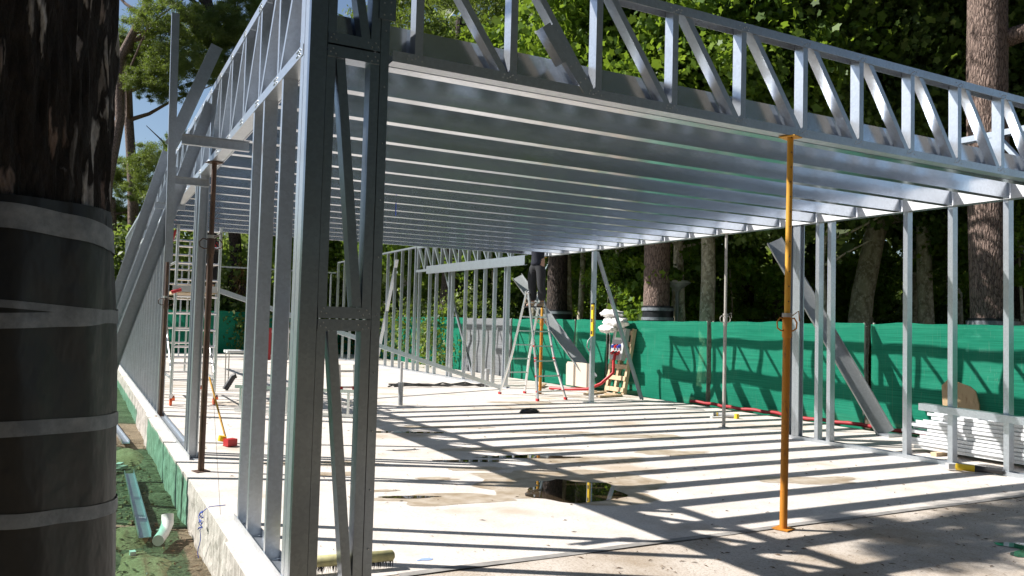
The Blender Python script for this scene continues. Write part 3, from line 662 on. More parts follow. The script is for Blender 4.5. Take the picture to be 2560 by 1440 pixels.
    for an, toe, sd_ in legs:
        bt = skinned('boot', [[(an+Z*.04*s,.06*s), (an-Z*.02*s,.062*s), (an.lerp(toe,.55)-Z*.01,.052*s), (toe,.045*s)]], bootm, t)
        c = an.lerp(toe, .5); c.z = z+.012; MB().box(c, (.095*s,.27*s,.022), Matrix.Rotation(-face, 3, 'Z')).build('sole', BLACK, bt)
    if bag:
        bl = [B(.135*math.sin(a), .115*math.cos(a), .985) for a in [i*math.pi/10 for i in range(21)]]
        MB().tube(bl, .016*s, 6).build('tool_belt', BLACK, t)
        MB().box(B(.15,-.06,.86), (.10*s,.12*s,.2*s), Matrix.Rotation(-face, 3, 'Z')).build('tool_pouch', BLACK, t)
        MB().tube([B(.10,-.13,.98), B(.15,-.13,.88), B(.20,-.12,.80), B(.22,-.06,.86), B(.18,-.13,.92)], .011*s, 6).build('red_strap', RED, t)
    return t
person('man in dark trousers and navy top standing on the stepladder', 7.28, 10.12, 1.86, 1.72, -1.9, DKCLOTH, NAVY, BOOT,
       ((.05,.12,.14), (.02,.30,.36)), ((.08,.10,.12), (.06,.28,.34)), .13)
person('worker in black clothes standing on the scaffold platform behind the stud', .92, 11.0, 1.93, 1.7, .4, mat("black_cloth", (.008,.008,.010), .9), mat("black_jacket", (.012,.010,.014), .9), BLACK,
       ((.06,.10,-.22), (.04,.30,-.10)), ((.08,.10,.14), (.04,.22,.38)), .1)

# ================================================================== SCAFFOLD TOWER
sc = thing('scaffold_tower', 'wheeled aluminium scaffold tower with ladder end frames and a work platform', 'scaffold', (.65,11.1,0))
for y in (10.1, 12.2):
    fr = MB(); fr.tube([(.32,y,.22), (.32,y,3.1)], .026, 12); fr.tube([(1.0,y,.22), (1.0,y,3.1)], .026, 12)
    for k in range(10): fr.tube([(.33,y,.42+.28*k), (.99,y,.42+.28*k)], .019, 8)
    fr.tube([(.74,y,.42), (.74,y,2.94)], .018, 8); fr.build('end_frame', ALU, sc)
for x in (.32, 1.0):
    MB().tube([(x,10.1,2.92), (x,12.2,2.92)], .02, 8).build('guard_rail', ALU, sc); MB().tube([(x,10.1,.45), (x,12.2,.45)], .02, 8).build('side_tube', ALU, sc)
    MB().tube([(x,10.1,2.40), (x,12.2,2.40)], .02, 8).build('guard_rail', ALU, sc)
    MB().tube([(x,10.15,.5), (x,12.15,1.8)], .018, 8).build('diagonal_tube', ALU, sc)
    for y in (10.1, 12.2):
        cs = MB(); cs.tube([(x,y,.10), (x,y,.32)], .018, 8); cs.box((x,y,.15), (.05,.11,.09)); c1 = cs.build('castor', ALU, sc)
        MB().tube([(x-.018,y,.075), (x+.018,y,.075)], .075, 16).build('wheel', REDO, c1); MB().box((x+.035,y-.06,.13), (.04,.11,.025), Matrix.Rotation(.5, 3, 'X')).build('brake_lever', REDO, c1)
pm = MB(); pm.box((.66,11.15,1.905), (.62,2.15,.05)); pm.build('platform', WOOD, sc); MB().box((.62,10.06,1.95), (.7,.02,.11)).build('toe_board', ALU, sc)
MB().tube([(.30,10.3,2.95), (.20,10.5,2.5)], .02, 8).build('hook_strap', RED, sc); MB().tube([(.25,10.05,1.88), (.40,10.02,1.93)], .028, 8).build('trigger_clip', RED, sc)

# ================================================================== SMALL THINGS
# aluminium ladder lying on its side
al = thing('aluminium_ladder', 'aluminium ladder with red end caps lying on edge behind the corner studs', 'ladder', (2.2,8.2,0))
a0, a1 = Vector((1.15,8.95,0)), Vector((2.75,7.65,0)); dd = (a1-a0).normalized()
for z in (.03, .40):
    mb = MB(); mb.rect(a0+Z*z, a1+Z*z, Z, .05, .025); r_ = mb.build('rail', ALU, al); MB().box(a1+Z*z+dd*.03, (.06,.05,.06)).build('end_cap', RED, r_)
for k in range(8): MB().rect(a0.lerp(a1, (k+.4)/8)+Z*.03, a0.lerp(a1, (k+.4)/8)+Z*.40, dd, .035, .03).build('rung', ALU, al)
al = thing('aluminium_ladder', 'folded aluminium ladder standing upside down, red feet in the air beside the corner column', 'ladder', (2.65,7.9,0))
for x in (2.56, 2.80): r_ = MB().rect((x,7.9,0), (x-.05,7.9,.80), Y, .06, .028).build('rail', ALU, al); MB().box((x-.03,7.88,.44), (.08,.05,.05)).build('lock', RED, r_)
for z in (.2, .45, .7): MB().rect((2.54,7.9,z), (2.78,7.9,z), Y, .04, .03).build('rung', ALU, al)
# stool / table
tb = thing('work_table', 'small white folding table with thin metal legs beyond the scaffold', 'table', (1.95,13.3,0))
MB().box((1.95,13.3,.78), (.62,.5,.05)).build('table_top', WHITE, tb)
for sx in (-1, 1):
    for sy in (-1, 1): MB().tube([(1.95+sx*.26,13.3+sy*.2,0), (1.95+sx*.27,13.3+sy*.21,.76)], .012, 6).build('leg', GREYP, tb)
# junk around the table
sc2 = MB(); sc2.tube([(1.6,12.9,.02), (1.75,12.9,.28), (1.8,12.88,.30)], .06, 8); single(sc2, 'rubber_bag', BLACK, 'black bag slumped on the floor beneath the white table', 'bag', (1.7,12.9,0))
b2 = MB(); b2.box((2.1,12.6,.10), (.24,.17,.2), Matrix.Rotation(.3, 3, 'Z')); single(b2, 'cardboard_box', WOOD, 'small pale box on the floor under the white table', 'box', (2.1,12.6,0))
# stubs & hoses
for (x, y, h, r_, m_, lab) in ((5.8,14.0,.52,.035,GREYPL,'grey pipe stub rising from the far floor beside the dark hoses'), (7.55,12.9,.42,.05,GREYPL,'thicker pale pipe stub by the foot of the far wall studs'), (4.05,9.3,.40,.045,GREYPL,'grey pipe stub just right of the corner column'), (3.55,11.6,.35,.05,GREYPL,'pale pipe stub seen through the corner column')):
    mb = MB(); mb.tube([(x,y,0), (x,y,h)], r_, 14); mb.tube([(x,y,h-.05), (x,y,h+.01)], r_*1.2, 14); single(mb, 'pipe_stub', m_, lab, 'pipe', (x,y,0), 'pipe stubs in the slab')
random.seed(8)
for i in range(4):
    pts_ = [(5.2+.32*k, 13.2-.28*i*.4+.12*math.sin(k*1.1+i*2), .025+.05*abs(math.sin(k*.9+i))) for k in range(9)]
    pts_ = [tuple(Vector(p)+Vector((random.uniform(-.05,.05),)*3)*.5) for p in pts_]
    single(MB().tube(pts_, .018, 7), 'conduit_hose', DKPIPE, 'dark flexible hose tangled on the far slab beside the pipe stub', 'hose', pts_[0], 'dark hoses tangled on the slab')
# spirit level
lv = thing('spirit_level', 'yellow spirit level fixed upright on the door post', 'spirit level', (W-.09,8.82,1.35))
MB().box((W-.09,8.80,1.62), (.035,.07,.62)).build('level_body', YEL, lv)
for z in (1.38, 1.62, 1.86): MB().box((W-.09,8.80,z), (.040,.045,.07)).build('vial_window', BLACK, lv)
MB().box((W-.09,8.80,1.945), (.042,.074,.03)).build('end_cap', BLACK, lv)
single(MB().tube([(W-.12,8.78,1.30), (W-.22,8.75,1.22), (W-.24,8.76,1.10), (W-.17,8.78,1.02), (W-.12,8.8,1.12)], .012, 6), 'wire_coil', GREYPL, 'loop of pale wire hanging below the spirit level', 'wire', (W-.15,8.78,1.1))
# pallet with panel and sacks
pt = thing('wooden_pallet', 'wooden pallet standing on end and leaning on the green fence under white sacks', 'pallet', (9.6,10.9,0))
Rm = Matrix.Rotation(R(-9), 3, 'X')
def pp(a, b, c): return Vector((9.70,10.75,0))+Matrix.Rotation(R(10), 3, 'Y')@Vector((a, b, c))
for k in range(6): MB().box(pp(0, 0, .1+.26*k), (.022,.72,.10), Matrix.Rotation(R(10), 3, 'Y')).build('slat', WOOD, pt)
for b in (-.33, 0, .33): MB().box(pp(.05, b, .75), (.08,.08,1.5), Matrix.Rotation(R(10), 3, 'Y')).build('bearer', WOOD, pt)
ep = thing('electrical_panel', 'grey electrical socket panel hanging on the pallet', 'electrical panel', tuple(pp(-.06,-.05,1.0)))
RY = Matrix.Rotation(R(10), 3, 'Y')
MB().box(pp(-.08,-.05,1.12), (.12,.46,.72), RY).build('cabinet', GREYPL, ep)
MB().box(pp(-.145,-.05,1.33), (.012,.30,.24), RY).build('sign_plate', WHITE, ep); MB().box(pp(-.153,-.05,1.33), (.006,.20,.14), RY).build('sign_print', GREENP, ep)
for k, b in enumerate((-.16,-.05,.06)):
    MB().tube([pp(-.13,b,1.08), pp(-.21,b,1.03)], .035, 10).build('socket', mat("socket_%d" % k, ((.03,.05,.35), (.5,.02,.02), (.03,.05,.35))[k], .4), ep)
    MB().tube([pp(-.13,b,.93), pp(-.20,b,.88)], .035, 10).build('plug', (RED, BLACK, RED)[k], ep)
hs = [pp(-.2,-.1,.88), pp(-.22,-.12,.7), pp(-.2,-.15,.45), Vector((9.35,10.75,.22)), Vector((9.1,10.9,.09)), Vector((8.9,11.4,.05)), Vector((8.7,11.9,.04))]
single(MB().tube(hs, .035, 8), 'red_hose', RED, 'red hose running from the electrical panel down to the slab', 'hose', (9.3,10.8,.2))
def lumpy(c, r_, sx, sy, sz, seed, m, name, lab, cat, group=None):
    mb = MB(); nn, mm = 36, 22
    def fn(u, v):
        a, b = u*2*math.pi, (v-.5)*math.pi; d = Vector((math.cos(a)*math.cos(b), math.sin(a)*math.cos(b), math.sin(b)))
        k = 1+.35*noise.noise(d*2.0+Vector((seed,0,0)))+.22*noise.noise(d*5+Vector((seed,3,0)))
        return Vector(c)+Vector((d.x*sx, d.y*sy, d.z*sz))*k*r_
    mb.sheet(mm, nn, fn); return single(mb, name, m, lab, cat, c, group)
lumpy((9.72,10.72,1.62), 1, .2, .36, .12, 2, SACK, 'white_sack', 'crumpled white plastic sack on the pallet top, under another', 'sack', 'white sacks on the pallet')
lumpy((9.68,10.85,1.80), 1, .18, .34, .10, 5, SACK, 'white_sack', 'topmost white plastic sack on the pallet', 'sack', 'white sacks on the pallet')
lumpy((9.62,10.9,1.46), 1, .16, .26, .10, 9, SACK, 'white_sack', 'lowest white plastic sack draped over the electrical panel', 'sack', 'white sacks on the pallet')
bd = MB(); bd.prof([(-.55,0), (.50,0), (.50,.5), (.46,.57), (-.50,.57), (-.56,.5)], (9.55,12.0,.06), (9.57,12.0,.06), Vector((.2,-1,0)), Vector((.25,0,1))); single(bd, 'board_sheet', BOARD, 'pale board with rounded corner leaning at the fence foot beside the stepladder', 'board', (9.55,12,.06))
random.seed(4)
for i, (x, y, l, a, lab) in enumerate([(9.1,10.6,.9,.5,'flat plank lying by the pallet foot'), (9.25,11.0,.6,1.3,'short plank lying beneath the pallet'), (9.0,9.9,.7,.2,'plank offcut lying near the brace foot'), (8.9,12.6,.8,.9,'plank lying behind the stepladder feet'), (9.3,10.2,.4,2.0,'stubby wood block by the door post')]):
    single(MB().box((x,y,.03+.02*(i % 2)), (l,.11,.035), Matrix.Rotation(a, 3, 'Z')), 'wood_offcut', WOOD, lab, 'wood offcut', (x,y,0), 'wood offcuts by the pallet')
for i, (x, y) in enumerate([(9.0,7.3), (8.7,6.1), (8.9,11.7)]):
    single(MB().box((x,y,.015), (.5,.06,.02), Matrix.Rotation(-.6+i*.5, 3, 'Z')), 'white_strip', WHITE, ['pale strip lying near the red pipe end','pale strip lying along the red pipe','pale strip lying behind the ladder'][i], 'strip', (x,y,0), 'pale strips on the slab')
# clamps, rag, grinder
gd = thing('angle_grinder', 'yellow and black power tool lying against the right base track', 'power tool', (7.6,1.1,0))
MB().box((7.55,1.24,.05), (.085,.09,.06), Matrix.Rotation(-.6, 3, 'Z')).build('head', GREYPL, gd)
MB().tube([(7.57,1.20,.05), (7.66,1.04,.05)], .038, 12).build('motor_body', YEL, gd); MB().tube([(7.66,1.04,.05), (7.76,.88,.045), (7.80,.82,.045)], [.038,.03,.034], 12).build('handle', BLACK, gd)
cd = thing('cordless_drill', 'small yellow tools lying on the slab before the red pipe', 'power tool', (8.75,6.0,0))
MB().tube([(8.62,6.25,.05), (8.85,5.95,.05)], .035, 10).build('body', GREYPL, cd)
for p_ in ((8.66,6.2,.04), (8.84,5.93,.04)): MB().box(p_, (.06,.06,.08)).build('battery', YEL, cd)
lumpy((5.75,7.6,.03), 1, .17, .08, .05, 12, BLACK, 'black_rag', 'black crumpled rag on the sunlit slab', 'rag', None)
# push broom at the corner column foot
br = thing('push_broom', 'yellowish wooden push broom head lying at the foot of the corner column', 'broom', (.45,.25,0))
MB().tube([(.16,.30,.075), (.17,.30,.075), (.67,.245,.075), (.68,.245,.075)], [.02,.033,.033,.02], 12).build('broom_head', STRAW, br)
bs = MB(); random.seed(2)
for i in range(150):
    t_ = random.random(); o_ = random.uniform(-.025,.025); p_ = Vector((.17+.5*t_, .30-.055*t_+o_, .05)); bs.add([p_+Vector((-.003,0,0)), p_+Vector((.003,0,0)), p_+Vector((random.uniform(-.01,.01), o_*.4, -.048))], [(0,1,2)])
bs.build('bristles', BLACK, br)
bm_ = MB(); 
blob(bm_, .92, .33, .055, .025, .0025, 77, irr=.4); tag(bm_.build('paint_mark', BLUEM), kind='structure')
# broom leaning by left wall with red head
b3 = thing('hand_brush', 'red and yellow brush with a long wooden handle leaning on the left wall', 'brush', (.5,5.4,0))
MB().tube([(.50,5.45,.06), (.36,6.0,.75)], .012, 8).build('handle', ORANGE2, b3); MB().box((.53,5.35,.05), (.12,.10,.08), Matrix.Rotation(.4, 3, 'Z')).build('head', RED, b3); MB().tube([(.45,5.46,.05), (.46,5.46,.11)], .045, 12).build('collar', YEL, b3)
# track in trench, pvc elbow, blue string
single(MB().csec((-.50,3.0,-.37), (-.48,6.0,-.36), X, Z, .1, .045, 0), 'steel_channel', GALV, 'steel channel lying in the trench left of the slab', 'channel', (-.5,4.5,-.37))
single(MB().csec((-.40,8.5,-.37), (-.55,11.5,-.36), X, Z, .1, .045, 0), 'steel_channel', GALV, 'farther steel channel lying in the trench beyond the sand', 'channel', (-.45,10,-.37))
pe = MB(); pe.tube([(-.42,2.75,-.34), (-.36,2.95,-.33), (-.32,3.1,-.29), (-.32,3.13,-.22)], [.045,.045,.05,.05], 14); single(pe, 'pipe_elbow', WHITE, 'white plastic pipe elbow at the near end of the trench channel', 'pipe elbow', (-.36,2.95,-.34))
random.seed(9)
bp = [(-.165+random.uniform(-.02,.02), 2.27+random.uniform(-.035,.035), -.01-.004*i+random.uniform(-.03,.02)) for i in range(34)]+[(-.17+.008*math.sin(i), 2.24+.012*math.sin(i*1.7), -.16-.035*i) for i in range(7)]
single(MB().tube([(.02,2.3,.004), (-.1,2.28,.006)]+bp, .003, 5), 'blue_string', BLUE, 'tangle of blue string hanging over the slab edge', 'string', (-.13,2.2,0))
single(MB().tube([(-.08,2.9,1.4), (-.06,2.0,.0), (-.2,1.95,-.4)], .0015, 4), 'thin_wire', BLACK, 'thin wire hanging down beside the near studs', 'wire', (-.07,2.4,.5))
random.seed(19)
for i in range(9):
    x, y = random.uniform(-.95,-.35), random.uniform(1.2, 8.5); mb = MB(); mb.box((x,y,-.40), (random.uniform(.05,.2), random.uniform(.03,.09), .035), Matrix.Rotation(random.random()*3, 3, 'Z'))
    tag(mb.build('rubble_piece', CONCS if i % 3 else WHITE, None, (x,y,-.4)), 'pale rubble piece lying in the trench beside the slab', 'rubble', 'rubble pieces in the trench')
gv = MB(); random.seed(23)
for i in range(420):
    x = random.triangular(-1.25, -.18, -.6); y = random.uniform(.8, 10); r_ = random.uniform(.008, .035)*(.7 if i % 4 else 1.3); z = terr(x, y)+r_*.2
    vs2 = [Vector((x,y,z))+Vector(d_)*r_*random.uniform(.6,1.25) for d_ in ((1,0,0),(0,1,0),(-1,0,0),(0,-1,0),(0,0,.8),(0,0,-.8))]
    gv.add(vs2, [(0,1,4),(1,2,4),(2,3,4),(3,0,4),(1,0,5),(2,1,5),(3,2,5),(0,3,5)])
tag(gv.build('gravel', SAND), label='loose clods and stones in the trench', kind='stuff')
# drop wire hanging from joist
single(MB().tube([(2.42,5.3,3.0), (2.42,5.3,2.84)], .007, 6), 'blue_hook', BLUE, 'small blue clip hanging under a roof joist', 'clip', (2.42,5.3,3))
# red white barrier
rb = thing('site_barrier', 'red and white striped barrier beyond the far studs', 'barrier', (5.0,24,0))
for k in range(8): MB().box((4.3+.2*k,24,.62), (.10,.03,1.1)).build('slat', WHITE if k % 2 else REDC, rb)
MB().box((5.0,24.03,.15), (1.7,.03,.12)).build('rail', WHITE, rb); MB().box((5.0,24.03,1.05), (1.7,.03,.1)).build('rail', WHITE, rb)

# ================================================================== NEAR WRAPPED TRUNK
nt_ = thing('pine_tree', 'huge dark pine trunk wrapped in black plastic and grey tape, filling the left edge', 'tree', (-1.285,-1.957,-.3))
TC = Vector((-1.285,-1.957,0))
def trunk_fn(z0, z1, r0, r1, amp, seed, plates=True):
    def fn(u, v):
        a = u*2*math.pi; z = z0+(z1-z0)*v; r_ = r0+(r1-r0)*v; d = Vector((math.cos(a), math.sin(a), 0))
        if plates:
            n1 = noise.noise(Vector((d.x*4.2, d.y*4.2, z*1.5+seed))); n2 = noise.noise(Vector((d.x*13+n1, d.y*13, z*3.2+seed)))
            n3 = noise.noise(Vector((d.x*30, d.y*30, z*9+seed)))
            k = amp*(.6*n1+1.0*(abs(n2)**.6-.4)+.25*n3)
        else:
            k = amp*(noise.noise(Vector((d.x*2.2, d.y*2.2, z*2.0+seed)))+.5*noise.noise(Vector((d.x*5+z, d.y*5, z*1.1+seed))))
        return TC+d*(r_+k)+Z*z
    return fn
t1 = MB(); t1.sheet(260, 190, trunk_fn(1.66, 7.5, .285, .25, .026, 1)); t1.build('trunk', BARKN, nt_)
t1 = MB(); t1.sheet(90, 120, trunk_fn(-.35, 1.755, .400, .296, .017, 4, False)); t1.build('plastic_wrap', WRAP, nt_)
def tape(z, h, tilt, amp=.004):
    mb = MB()
    def fn(u, v):
        a = u*2*math.pi; d = Vector((math.cos(a), math.sin(a), 0)); zz = z+h*(v-.5)+tilt*math.sin(a+.6)+.006*noise.noise(Vector((a*2, z*5, 0)))
        r_ = .400-.104*((zz+.35)/2.105)+.017*(noise.noise(Vector((d.x*2.2, d.y*2.2, zz*2.0+4)))+.5*noise.noise(Vector((d.x*5+zz, d.y*5, zz*1.1+4))))+amp
        return TC+d*r_+Z*zz
    mb.sheet(4, 90, fn); mb.build('tape_band', TAPE, nt_)
for z, h, tl in ((1.69,.06,-.02), (1.47,.036,.012), (1.485,.018,-.024), (1.205,.036,-.015), (.985,.034,-.035)): tape(z, h, tl)
# its high crown is added further down, placed to dapple the apron
# ================================================================== FOLIAGE
def leaf_cloud(name, cen, size, seed, m, aspect=1.5, spread=.35, flat=0.0, lobed=False):
    """cen (N,3) centres; kite-shaped leaf faces of slightly different size and tone"""
    rng = np.random.default_rng(seed); n = len(cen)
    a = rng.normal(size=(n,3)); a /= np.linalg.norm(a, axis=1)[:,None]
    b = rng.normal(size=(n,3)); b -= a*(a*b).sum(1)[:,None]; b /= np.linalg.norm(b, axis=1)[:,None]
    if flat: a[:,2] *= 1-flat; b[:,2] *= 1-flat
    s = size*(1+spread*rng.normal(size=n))[:,None]; s = np.clip(s, size*.35, size*2.2)
    nrm = np.cross(a, b)
    if lobed: sh = [(.60,0),(.30,.20),(.22,.48),(-.04,.30),(-.38,.30),(-.34,.0),(-.38,-.30),(-.04,-.30),(.22,-.48),(.30,-.20)]
    else: sh = [(-.5*aspect,0),(0,.5),(.5*aspect,0),(0,-.5)]
    K = len(sh); v = np.empty((n,K,3))
    for q, (pa, pb) in enumerate(sh): v[:,q] = cen+a*s*pa+b*s*pb+nrm*s*abs(pb)*.28
    me = bpy.data.meshes.new(name); me.vertices.add(n*K); me.vertices.foreach_set('co', v.astype(np.float32).ravel())
    me.loops.add(n*K); me.loops.foreach_set('vertex_index', np.arange(n*K, dtype=np.int32))
    me.polygons.add(n); me.polygons.foreach_set('loop_start', np.arange(0, n*K, K, dtype=np.int32)); me.polygons.foreach_set('loop_total', np.full(n, K, dtype=np.int32))
    at = me.attributes.new('tone', 'FLOAT', 'FACE'); at.data.foreach_set('value', np.clip(rng.normal(.42, .2, n)+.22*np.sin(cen[:,0]*2.1+seed)*np.sin(cen[:,1]*2.3)+.16*np.sin(cen[:,2]*2.9+cen[:,0]*1.3), 0, 1).astype(np.float32))  # random leaf tone plus position waves imitating sunlit and shaded clumps
    me.materials.append(m); me.update(calc_edges=True); return me
def crown_pts(seed, n, rx, ry, rz, clumps, cr, hole=0.0):
    rng = np.random.default_rng(seed); c = rng.normal(size=(clumps,3)); c /= np.linalg.norm(c, axis=1)[:,None]; c *= (rng.random(clumps)**.4)[:,None]
    c *= np.array([rx, ry, rz]); k = rng.integers(0, clumps, n); rr = cr*(.5+rng.random(clumps))
    p = rng.normal(size=(n,3))*.5; p[:,2] *= .65; return c[k]+p*rr[k][:,None], c
def limb_tree(name, lab, x, y, zg, h, r, bend, barkm, crowns, group, seed, leafm=None, wrap=False, trunk_pts=None, limbs=6, taper=.5):
    t = thing(name, lab, 'tree', (x,y,zg), group); random.seed(seed)
    pts_ = trunk_pts if trunk_pts else [Vector((x+bend[0]*(k/7)**1.6+.06*math.sin(k*1.3+seed), y+bend[1]*(k/7)**1.6, zg-.2+(h+.2)*k/7)) for k in range(8)]
    n_ = len(pts_); rad = [r*(1.15 if k == 0 else 1)*(1-taper*k/(n_-1)) for k in range(n_)]
    mb = MB()
    # refine
    P2, R2 = [], []
    for i in range(n_-1):
        for q in range(4): P2.append(Vector(pts_[i]).lerp(Vector(pts_[i+1]), q/4)); R2.append(rad[i]+(rad[i+1]-rad[i])*q/4)
    P2.append(Vector(pts_[-1])); R2.append(rad[-1])
    mb.tube(P2, [a*(1+.05*noise.noise(Vector((i*.9, seed, 0)))) for i, a in enumerate(R2)], 16)
    tops = [P2[-1]]
    for q in range(limbs):
        i = int(len(P2)*random.uniform(.42, .95)); p = P2[i]; a = random.random()*6.28; L_ = h*random.uniform(.16,.32); e = random.uniform(.3,1.0)
        q1 = p+Vector((math.cos(a), math.sin(a), e*.8))*L_*.5; q2 = q1+Vector((math.cos(a+.5), math.sin(a+.5), e*1.2))*L_*.45
        mb.tube([p, p.lerp(q1,.5)+Vector((0,0,-.03*L_)), q1, q2], [R2[i]*.55, R2[i]*.42, R2[i]*.3, R2[i]*.1], 7); tops.append(q2)
    mb.build('trunk', barkm, t)
    for (me, dx, dy, dz, s_, rz) in crowns:
        o = bpy.data.objects.new('crown', me); C.objects.link(o); o.parent = t; o.location = (dx, dy, dz); o.scale = (s_,)*3; o.rotation_euler = (0,0,rz)
    if wrap:
        wz = wrap; mb = MB(); mb.tube([P2[0].lerp(P2[1], 0)+Z*.1, Vector((P2[0].x, P2[0].y, wz))], [r*1.25, r*1.12], 24); mb.build('plastic_wrap', WRAP, t)
        for z in (wz-.08, wz-.30, wz-.55): MB().tube([(P2[0].x,P2[0].y,z-.035), (P2[0].x,P2[0].y,z+.035)], r*1.19, 24, False).build('tape_band', TAPE, t)
    return t
# shared crown meshes
broad = []
for sd_ in range(4):
    p_, _ = crown_pts(100+sd_, 26000, 2.7, 2.7, 2.1, 90, .66); broad.append(leaf_cloud('crown', p_, .125, 200+sd_, LEAF, 1.25, .45, 0, True))
dark = []
for sd_ in range(2):
    p_, _ = crown_pts(300+sd_, 16000, 2.6, 2.6, 2.2, 60, .8); dark.append(leaf_cloud('crown', p_, .11, 400+sd_, HEDGE, 1.3))
pine = []
for sd_ in range(3):
    p_, _ = crown_pts(500+sd_, 46000, 2.8, 2.8, 1.35, 110, .36); pine.append(leaf_cloud('crown', p_, .026, 600+sd_, NEEDLE, 5.5))
def dirpt(px, d, py=800, clear=True):
    xn, yn = (px-1280)/FPX, (720-py)/FPX; v = fw+r2*xn+u2*yn; v = v/Vector((v.x, v.y)).length; p = CAM+v*d
    while clear and px > 540 and p.x < 11.3 and p.y < 32.5: d += .25; p = CAM+v*d
    return p.x, p.y
random.seed(77)
GB = 'plane trees behind the right fence'
def crs(lst, set_, n, h0, h1, sp, sc=(.8,1.15)):
    return [(random.choice(set_), random.uniform(-sp,sp), random.uniform(-sp,sp), random.uniform(h0,h1), random.uniform(*sc), random.random()*6) for _ in range(n)]
broadD = []
for me_ in broad:
    m2_ = me_.copy(); m2_.materials.clear(); m2_.materials.append(LEAFR); broadD.append(m2_)
# wrapped pines
limb_tree('pine_tree', 'big pine trunk with wrapped base, largest trunk behind the right end of the fence', 12.85, 4.02, -.25, 14, .345, (.1,.2), BARKP, [(pine[0],0,0,12,1.6,0), (pine[1],1,1,13,1.4,1)], None, 1, wrap=1.82, limbs=2, taper=.12)
limb_tree('pine_tree', 'pine trunk with black and grey wrapping, standing left of the lamp post', 10.75, 10.6, -.25, 13, .32, (.7,.3), BARKP, [(pine[2],0,0,12,1.5,0), (pine[0],1,0,13,1.3,2)], None, 2, wrap=2.02, limbs=3, taper=.2)
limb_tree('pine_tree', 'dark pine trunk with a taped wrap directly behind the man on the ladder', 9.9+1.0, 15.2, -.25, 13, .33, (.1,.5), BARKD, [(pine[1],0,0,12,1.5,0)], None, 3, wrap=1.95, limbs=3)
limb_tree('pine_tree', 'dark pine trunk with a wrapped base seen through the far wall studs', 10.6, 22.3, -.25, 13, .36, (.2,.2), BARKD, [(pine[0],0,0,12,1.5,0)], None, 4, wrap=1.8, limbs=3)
# plane trees: px, distance, radius, bend
specs = [(1150,24,.26,(-.8,.3),BARKL,'mottled leaning trunk lit white between the far wall studs'), (1430,22,.15,(-.6,.4),BARKL,'slender curved plane trunk right of the ladder man'),
         (1510,25,.17,(-1.0,0),BARKD,'forked dark trunk behind the door post'), (1690,20,.13,(.1,.2),BARKL,'thin pale trunk directly behind the lamp post'),
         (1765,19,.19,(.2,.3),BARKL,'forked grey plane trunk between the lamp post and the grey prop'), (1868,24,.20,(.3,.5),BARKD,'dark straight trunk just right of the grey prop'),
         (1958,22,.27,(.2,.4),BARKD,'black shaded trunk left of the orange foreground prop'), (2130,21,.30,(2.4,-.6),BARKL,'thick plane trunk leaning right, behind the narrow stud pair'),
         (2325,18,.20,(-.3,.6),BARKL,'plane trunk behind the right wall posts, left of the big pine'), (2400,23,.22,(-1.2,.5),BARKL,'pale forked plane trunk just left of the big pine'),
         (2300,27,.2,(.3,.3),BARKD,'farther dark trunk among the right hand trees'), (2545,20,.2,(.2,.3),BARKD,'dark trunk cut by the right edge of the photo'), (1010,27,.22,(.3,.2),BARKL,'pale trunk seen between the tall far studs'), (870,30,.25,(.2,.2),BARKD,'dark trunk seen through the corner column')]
for i, (px, d, r_, bend, bm, lab) in enumerate(specs):
    if px > 2200: d += 3.5
    x, y = dirpt(px, d); h = random.uniform(9, 12)
    cr_ = crs(None, broad if px < 1850 else broadD, 4, 5.4, 10.5, 2.0 if px < 2200 else 1.2, (.75,1.1))
    limb_tree('plane_tree', lab, x, y, -.25, h, r_, bend, bm, cr_, GB, 20+i, limbs=7)
# nearer leafy branches reaching over the fence, each its own small tree
for i, (px, d, zc_, s_, lab) in enumerate([(1040,17,6.3,.95,'leafy young plane tree behind the left part of the front truss'), (1330,16,6.6,.95,'bright leafy tree behind the spliced truss diagonal'), (1700,17,6.6,1.05,'bright leafy tree behind the middle of the truss'), (2060,19,6.2,1.0,'leafy tree behind the right half of the truss'), (1640,22,7.6,1.2,'tall leafy tree showing above the truss'), (2290,23,7.4,1.0,'shaded leafy tree left of the big pine'), (2600,21,7.0,.9,'leafy tree at the right edge of the photo'), (1450,24,8.6,1.3,'tall leafy tree at the top of the photo'), (1540,20,3.6,.45,'small leafy sapling with hanging leaves by the slanting brace')]):
    x, y = dirpt(px, d)
    cr_ = [((broad if px < 1850 else broadD)[(i+k) % 4], random.uniform(-1.2,1.2)*s_, random.uniform(-1,1)*s_, zc_+(-.6, .9, 2.4)[k], s_*.85, random.random()*6) for k in range(3 if s_ > .5 else 1)]
    limb_tree('plane_tree', lab, x, y, -.25, zc_+1, .10, (.2,.3), BARKL, cr_, GB, 60+i, limbs=5)
low = []
for sd_ in range(3):
    p_, _ = crown_pts(700+sd_, 3000, 1.5, 1.5, 1.3, 26, .36); low.append(leaf_cloud('foliage', p_, .12, 720+sd_, LEAF, 1.25, .3, 0, True))
random.seed(41)
LOWL = ['leafy sapling just behind the far end of the netted fence', 'leafy sapling behind the fence, left of the ladder man', 'leafy sapling behind the fence, just right of the ladder man', 'leafy sapling over the fence by the single door post', 'leafy sapling right of the white sacks', 'leafy sapling left of the lamp post', 'leafy sapling between the lamp post and the grey prop', 'leafy sapling right of the grey prop', 'leafy sapling left of the orange foreground prop', 'leafy sapling behind the narrow stud pair', 'leafy sapling beneath the leaning plane trunk', 'leafy sapling left of the biggest pine trunk', 'leafy sapling right of the biggest pine trunk']
